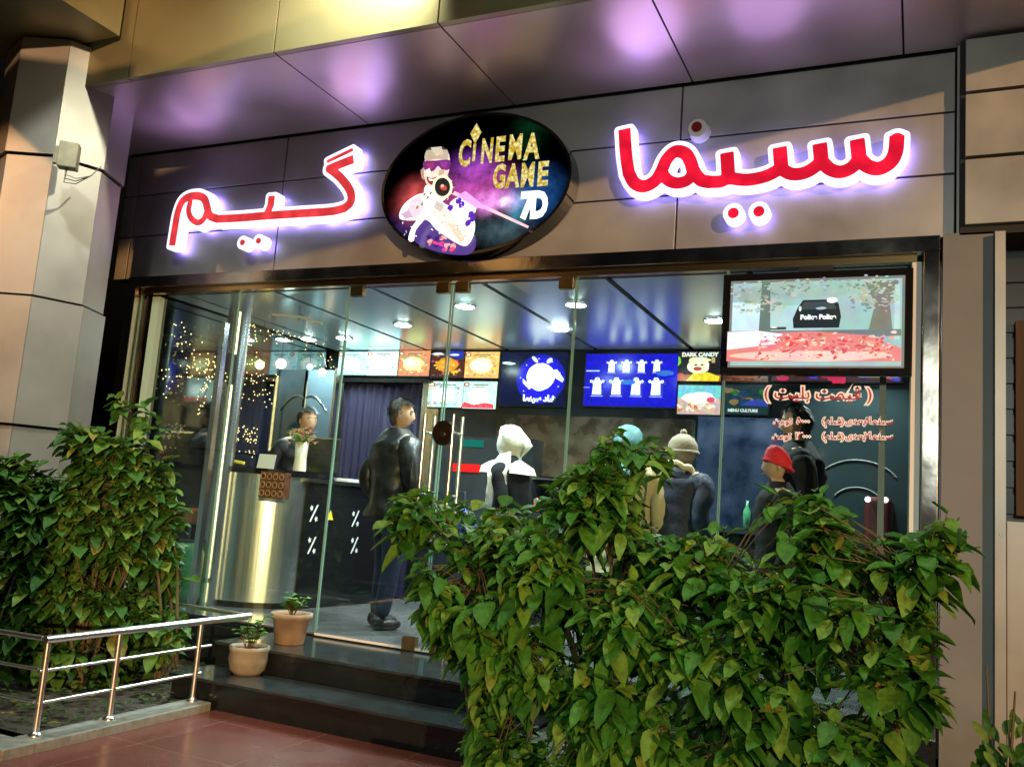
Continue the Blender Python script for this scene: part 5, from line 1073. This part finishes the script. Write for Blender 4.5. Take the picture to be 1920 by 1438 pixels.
def shrub(label, group, root, tips, leafm, L0=.115, seed=1, n_leaf=7, name='shrub'):
    random.seed(seed); e = empty(name, root, label, 'shrub', group); fo = MB(); st = MB(); wood = []
    nb_ = max(4, len(tips)//26); branches = []
    for k in range(nb_):
        t = random.choice(tips); base = root+Vector((random.uniform(-.12, .12), random.uniform(-.1, .1), 0)); mid = base.lerp(t, .5)+Vector((random.uniform(-.08, .08), random.uniform(-.08, .08), .12)); end = base.lerp(t, .88)
        st.tube([base, mid, end], [.014, .009, .005] if name == 'shrub' else [.0035, .0025, .002], 7); branches.append((base, mid, end))
    for t in tips:
        br = min(branches, key=lambda b: (b[2]-t).length); src = br[1].lerp(br[2], random.uniform(.2, 1))
        if (src-t).length < .55: st.tube([src, src.lerp(t, .5)+Vector((0, 0, .03)), t], [.004, .0032, .002], 5, 0, False)
        ax = (t-Vector((root.x, root.y, root.z+.2))); ax.z += .35; ax = (ax.normalized()+Vector((random.uniform(-.5, .5), random.uniform(-.7, .2), random.uniform(-.1, .5)))).normalized()
        L_ = L0*random.uniform(.7, 1.25); k0 = random.random()*6.28
        a1 = ax.orthogonal().normalized(); a2 = ax.cross(a1); nl = random.randint(n_leaf-2, n_leaf+1)
        for k in range(nl):
            a = k0+k*2.4; h = k/nl; d = (a1*math.cos(a)+a2*math.sin(a))*(1.0-.25*h)+ax*(-.1+.75*h); p = t-ax*.09*(1-h)*1.3
            fsz = L_*(1.0-.3*h)*random.uniform(.72, 1.3)
            leaf(fo, p, d, Vector((random.uniform(-.35, .35), random.uniform(-.35, .35), 1)), fsz, fsz*random.uniform(.40, .62), random.uniform(.15, .95))
    fo.build('foliage', leafm, e); st.build('stems', 'stem', e); return e
def fill(poly, Yf, depth, n, zmin, seed, zhi=1.25):
    random.seed(seed); xs_ = [p[0] for p in poly]; zs_ = [p[1] for p in poly]; out = []
    tries = 0
    while len(out) < n and tries < n*60:
        tries += 1
        x, z = random.uniform(min(xs_), max(xs_)), random.uniform(max(zmin, min(zs_)), max(zs_))
        if not inside(poly, x, z): continue
        ed = edge_dist(poly, x, z)
        if ed < (.04 if z > zhi else .085): continue
        dmax = depth*min(1, (ed/.32))**.6; r_ = random.random()
        y = Yf(x)-dmax*(1-.9*r_*r_) if random.random() < .72 else Yf(x)+dmax*random.random()
        clump = math.sin(x*9.1+z*5.3)*math.sin(z*8.7-x*3.1+y*4)
        if random.random() > .45+.95*clump: continue
        out.append(Vector((x, y, z)))
    return out
bp = [(742, 935), (770, 915), (822, 893), (862, 900), (880, 945), (905, 962), (935, 935), (985, 925), (1040, 900), (1085, 860), (1112, 818), (1150, 792), (1200, 790), (1245, 812), (1258, 855), (1240, 925), (1262, 985), (1330, 965), (1395, 960), (1432, 935), (1450, 895), (1500, 886), (1560, 900), (1582, 950), (1610, 985), (1680, 975), (1740, 935), (1790, 930), (1832, 962), (1812, 1010), (1795, 1080), (1775, 1160), (1785, 1240), (1768, 1330), (1755, 1438), (1700, 1560), (900, 1560), (905, 1438), (885, 1330), (855, 1220), (825, 1140), (762, 1050)]
YR = 4.15
polyR = [(at(p[0], p[1], YR).x, at(p[0], p[1], YR).z) for p in bp]
tips = fill(polyR, lambda x: YR, .5, 1120, .05, 11)
roots = [Vector((-1.9, 4.25, .12)), Vector((-1.35, 4.3, .12)), Vector((-.75, 4.2, .12)), Vector((-.15, 4.25, .12))]
grp = [[], [], [], []]
for t in tips: grp[min(range(4), key=lambda k: abs(roots[k].x-t.x)+random.uniform(0, .12))].append(t)
labs = ['leafy green shrub at the left end of the planting, overhanging the steps', 'tallest leafy shrub whose top rises in front of the teal headscarf', 'leafy shrub with drooping leaves beneath the hanging television', 'leafy shrub with some yellow leaves at the right end of the planting']
for k in range(4): shrub(labs[k], 'shrubs planted in front of the shop window', roots[k], grp[k], 'leafR', .145, 20+k)
YLf = lambda px: 3.85+max(0, px)/360*1.05
lp = [(-40, 850), (30, 830), (70, 815), (118, 835), (135, 790), (165, 755), (205, 735), (250, 728), (300, 745), (345, 790), (352, 840), (330, 880), (345, 920), (365, 960), (350, 1010), (325, 1020), (330, 1080), (345, 1130), (335, 1180), (300, 1235), (250, 1265), (180, 1290), (90, 1320), (30, 1350), (-60, 1380)]
lpts = [at(p[0], p[1], YLf(p[0])) for p in lp]; polyL = [(v.x, v.z) for v in lpts]
xa, xb = min(v.x for v in lpts), max(v.x for v in lpts); ya, yb = YLf(-40), YLf(365)
tl = fill(polyL, lambda x: ya+(yb-ya)*(x-xa)/(xb-xa), .38, 1250, .04, 12, .3)
rl = [Vector((-5.35, 3.95, .03)), Vector((-4.95, 4.35, .03)), Vector((-4.62, 4.85, .03))]; gl = [[], [], []]
for t in tl: gl[min(range(3), key=lambda k: (rl[k].xy-t.xy).length+random.uniform(0, .1))].append(t)
labs = ['dense dark green shrub at the left edge in front of the pillar', 'broad leaved shrub in the middle of the left garden bed', 'tall dark shrub leaning against the leftmost glass panel']
for k in range(3): shrub(labs[k], 'shrubs in the left garden bed', rl[k], gl[k], 'leafL', .145, 40+k)
# low ground plants behind the rail
for i, (px, py, lab) in enumerate(((290, 1235, 'small bright green seedling behind the middle of the steel rail'), (365, 1190, 'thin broad leaved sprout beside the steps'))):
    p = on(px, py+40, .03); tp = [p+Vector((random.uniform(-.12, .12), random.uniform(-.1, .1), random.uniform(.08, .26))) for _ in range(7)]
    shrub(lab, None, p, tp, 'leafL' if i else 'leafR', .09, 60+i, name='small_plant')
litter = MB()
random.seed(5)
for k in range(520):
    x, y = random.uniform(-6.3, -4.15), random.uniform(3.5, 5.4); a = random.random()*6.28
    leaf(litter, Vector((x, y, .03+random.random()*.03)), Vector((math.cos(a), math.sin(a), .25)), Vector((0, 0, 1)), random.uniform(.05, .10), random.uniform(.02, .05), .2)
tag(litter.build('ground_cover', leaf_mat('leaf_litter', (.05, .06, .02), (.03, .09, .02), (.10, .07, .03))), kind='stuff')
# planter bed in front of the window
structure(MB().box(-2.0, .45, 3.62, 5.48, -.02, .1).build('planting_bed', 'soil')); structure(MB().box(-2.01, .46, 3.54, 3.618, -.02, .16).build('kerb', 'stone', None, .005))
rock = MB()
for k in range(160):
    x, y = random.uniform(-1.9, .4), random.uniform(3.65, 5.4); rock.ball((x, y, .11), random.uniform(.02, .045), 7, 0, (1, .8, .6), Matrix.Rotation(random.random()*3, 3, 'Z'))
tag(rock.build('gravel', 'stone'), kind='stuff')
# spiky plant at the bottom right corner
sp_ = at(1880, 1438, 4.3); e = empty('spiky_plant', (sp_.x, 4.3, .1), 'green plant with narrow upright leaves at the bottom right corner', 'plant'); f1 = MB(); random.seed(8)
for k in range(60):
    a = random.random()*6.28; d = Vector((math.cos(a)*.5, math.sin(a)*.5, random.uniform(.4, 1.2))); leaf(f1, Vector((sp_.x+random.uniform(-.1, .16), 4.3+random.uniform(-.15, .15), random.uniform(.15, .62))), d, Vector((0, -1, .4)), random.uniform(.10, .2), random.uniform(.022, .045), .3)
f1.build('foliage', 'leafL', e)
s1 = MB()
for k in range(6): s1.tube([(sp_.x+random.uniform(-.05, .1), 4.3, .1), (sp_.x+random.uniform(-.1, .18), 4.3+random.uniform(-.1, .1), random.uniform(.6, .9))], [.01, .004], 6)
s1.build('stems', 'stem', e)
# ================================================================== POTS
def pot(name, label, base, prof, m_, plant_h, seed, soil_m):
    e = empty(name, base, label, 'plant pot', 'potted plants on the steps'); MB().lathe(prof, base, 28).build('pot', m_, e)
    r_, zt = prof[-1]; sb = MB(); sb.lathe([(.001, zt+.0), (r_-.002, zt)], base, 24); sb.build('soil', soil_m, e); random.seed(seed)
    st = MB(); fo = MB()
    for k in range(9):
        tp = base+Vector((random.uniform(-.06, .08), random.uniform(-.06, .06), zt+random.uniform(.4, 1)*plant_h)); b0 = base+Vector((random.uniform(-.02, .02), random.uniform(-.02, .02), zt)); st.tube([b0, b0.lerp(tp, .6), tp], .003, 5)
        for j in range(9):
            a = random.random()*6.28; leaf(fo, b0.lerp(tp, random.uniform(.45, 1)), Vector((math.cos(a), math.sin(a), .4)), Vector((0, 0, 1)), random.uniform(.05, .085), random.uniform(.028, .042), .3)
    st.build('stems', 'stem', e); fo.build('foliage', 'leafR', e); return e
p = on(541, 1212, .31); pot('plant_pot', 'tapered terracotta pot with a small plant on the landing', Vector((p.x, p.y, .333)), [(.001, 0), (.095, 0), (.10, .005), (.125, .165), (.142, .17), (.145, .205), (.130, .207), (.122, .18)], 'terracotta', .17, 3, 'soil')
p = on(456, 1270, .155); pot('plant_pot', 'round cream clay pot with a thin sprout on the lower step', Vector((p.x, p.y+.03, .177)), [(.001, 0), (.085, 0), (.112, .03), (.125, .09), (.122, .14), (.128, .15), (.130, .175), (.116, .177), (.11, .15)], 'cream', .22, 4, mat('red_soil', (.25, .05, .03), .9))
# ================================================================== STEEL RAIL
rl_ = empty('steel_railing', (-4.05, 3.9, 0), 'polished steel hand rail with two thin lower bars beside the steps', 'railing')
P1, P2, P3 = Vector((-4.06, 3.36, .05)), Vector((-4.06, 3.82, .05)), Vector((-4.06, 4.47, .05))
hh = lambda px, py: (lambda r: (r*(-4.06/r[0]))[2]+CAMZ)(ray(px, py))
zt_ = [hh(85, 1203), hh(193, 1193), hh(400, 1176)]
for i, P_ in enumerate((P1, P2, P3)):
    if i == 2: P_ = Vector((-4.06, 4.45, .05))
    MB().tube([P_, (P_.x, P_.y, .52)], .016, 12).build('post', 'chrome', rl_)
    MB().lathe([(.035, 0), (.035, .008), (.018, .02)], P_, 16).build('base_flange', 'chrome', rl_)
MB().tube([(-4.06, 3.34, .525), (-4.06, 4.9, .525)], .021, 14).build('hand_rail', 'chrome', rl_)
MB().tube([(-4.06, 3.33, .37), (-4.06, 4.56, .37)], .009, 8).build('lower_bar', 'chrome', rl_); MB().tube([(-4.06, 3.34, .21), (-4.06, 4.5, .21)], .009, 8).build('lower_bar', 'chrome', rl_)
for z_, r_ in ((.525, .014), (.37, .009), (.21, .009)): MB().tube([(-4.10, 3.36, z_), (-5.4, 3.30, z_-.01)], r_, 10).build('return_bar', 'chrome', rl_)
MB().tube([(-4.08, 4.90, .525), (-5.2, 4.95, .525)], .014, 10).build('back_bar', 'chrome', rl_)
pp = empty('metal_strip', (.40, 5.45, 0), 'flat grey metal strip running down the edge of the right pillar', 'strip')
boxo('strip', 'clad', pp, .374, .425, 5.43, 5.455, -.02, 3.09); boxo('bolt', 'steel', pp, .395, .405, 5.424, 5.43, 1.42, 1.43)
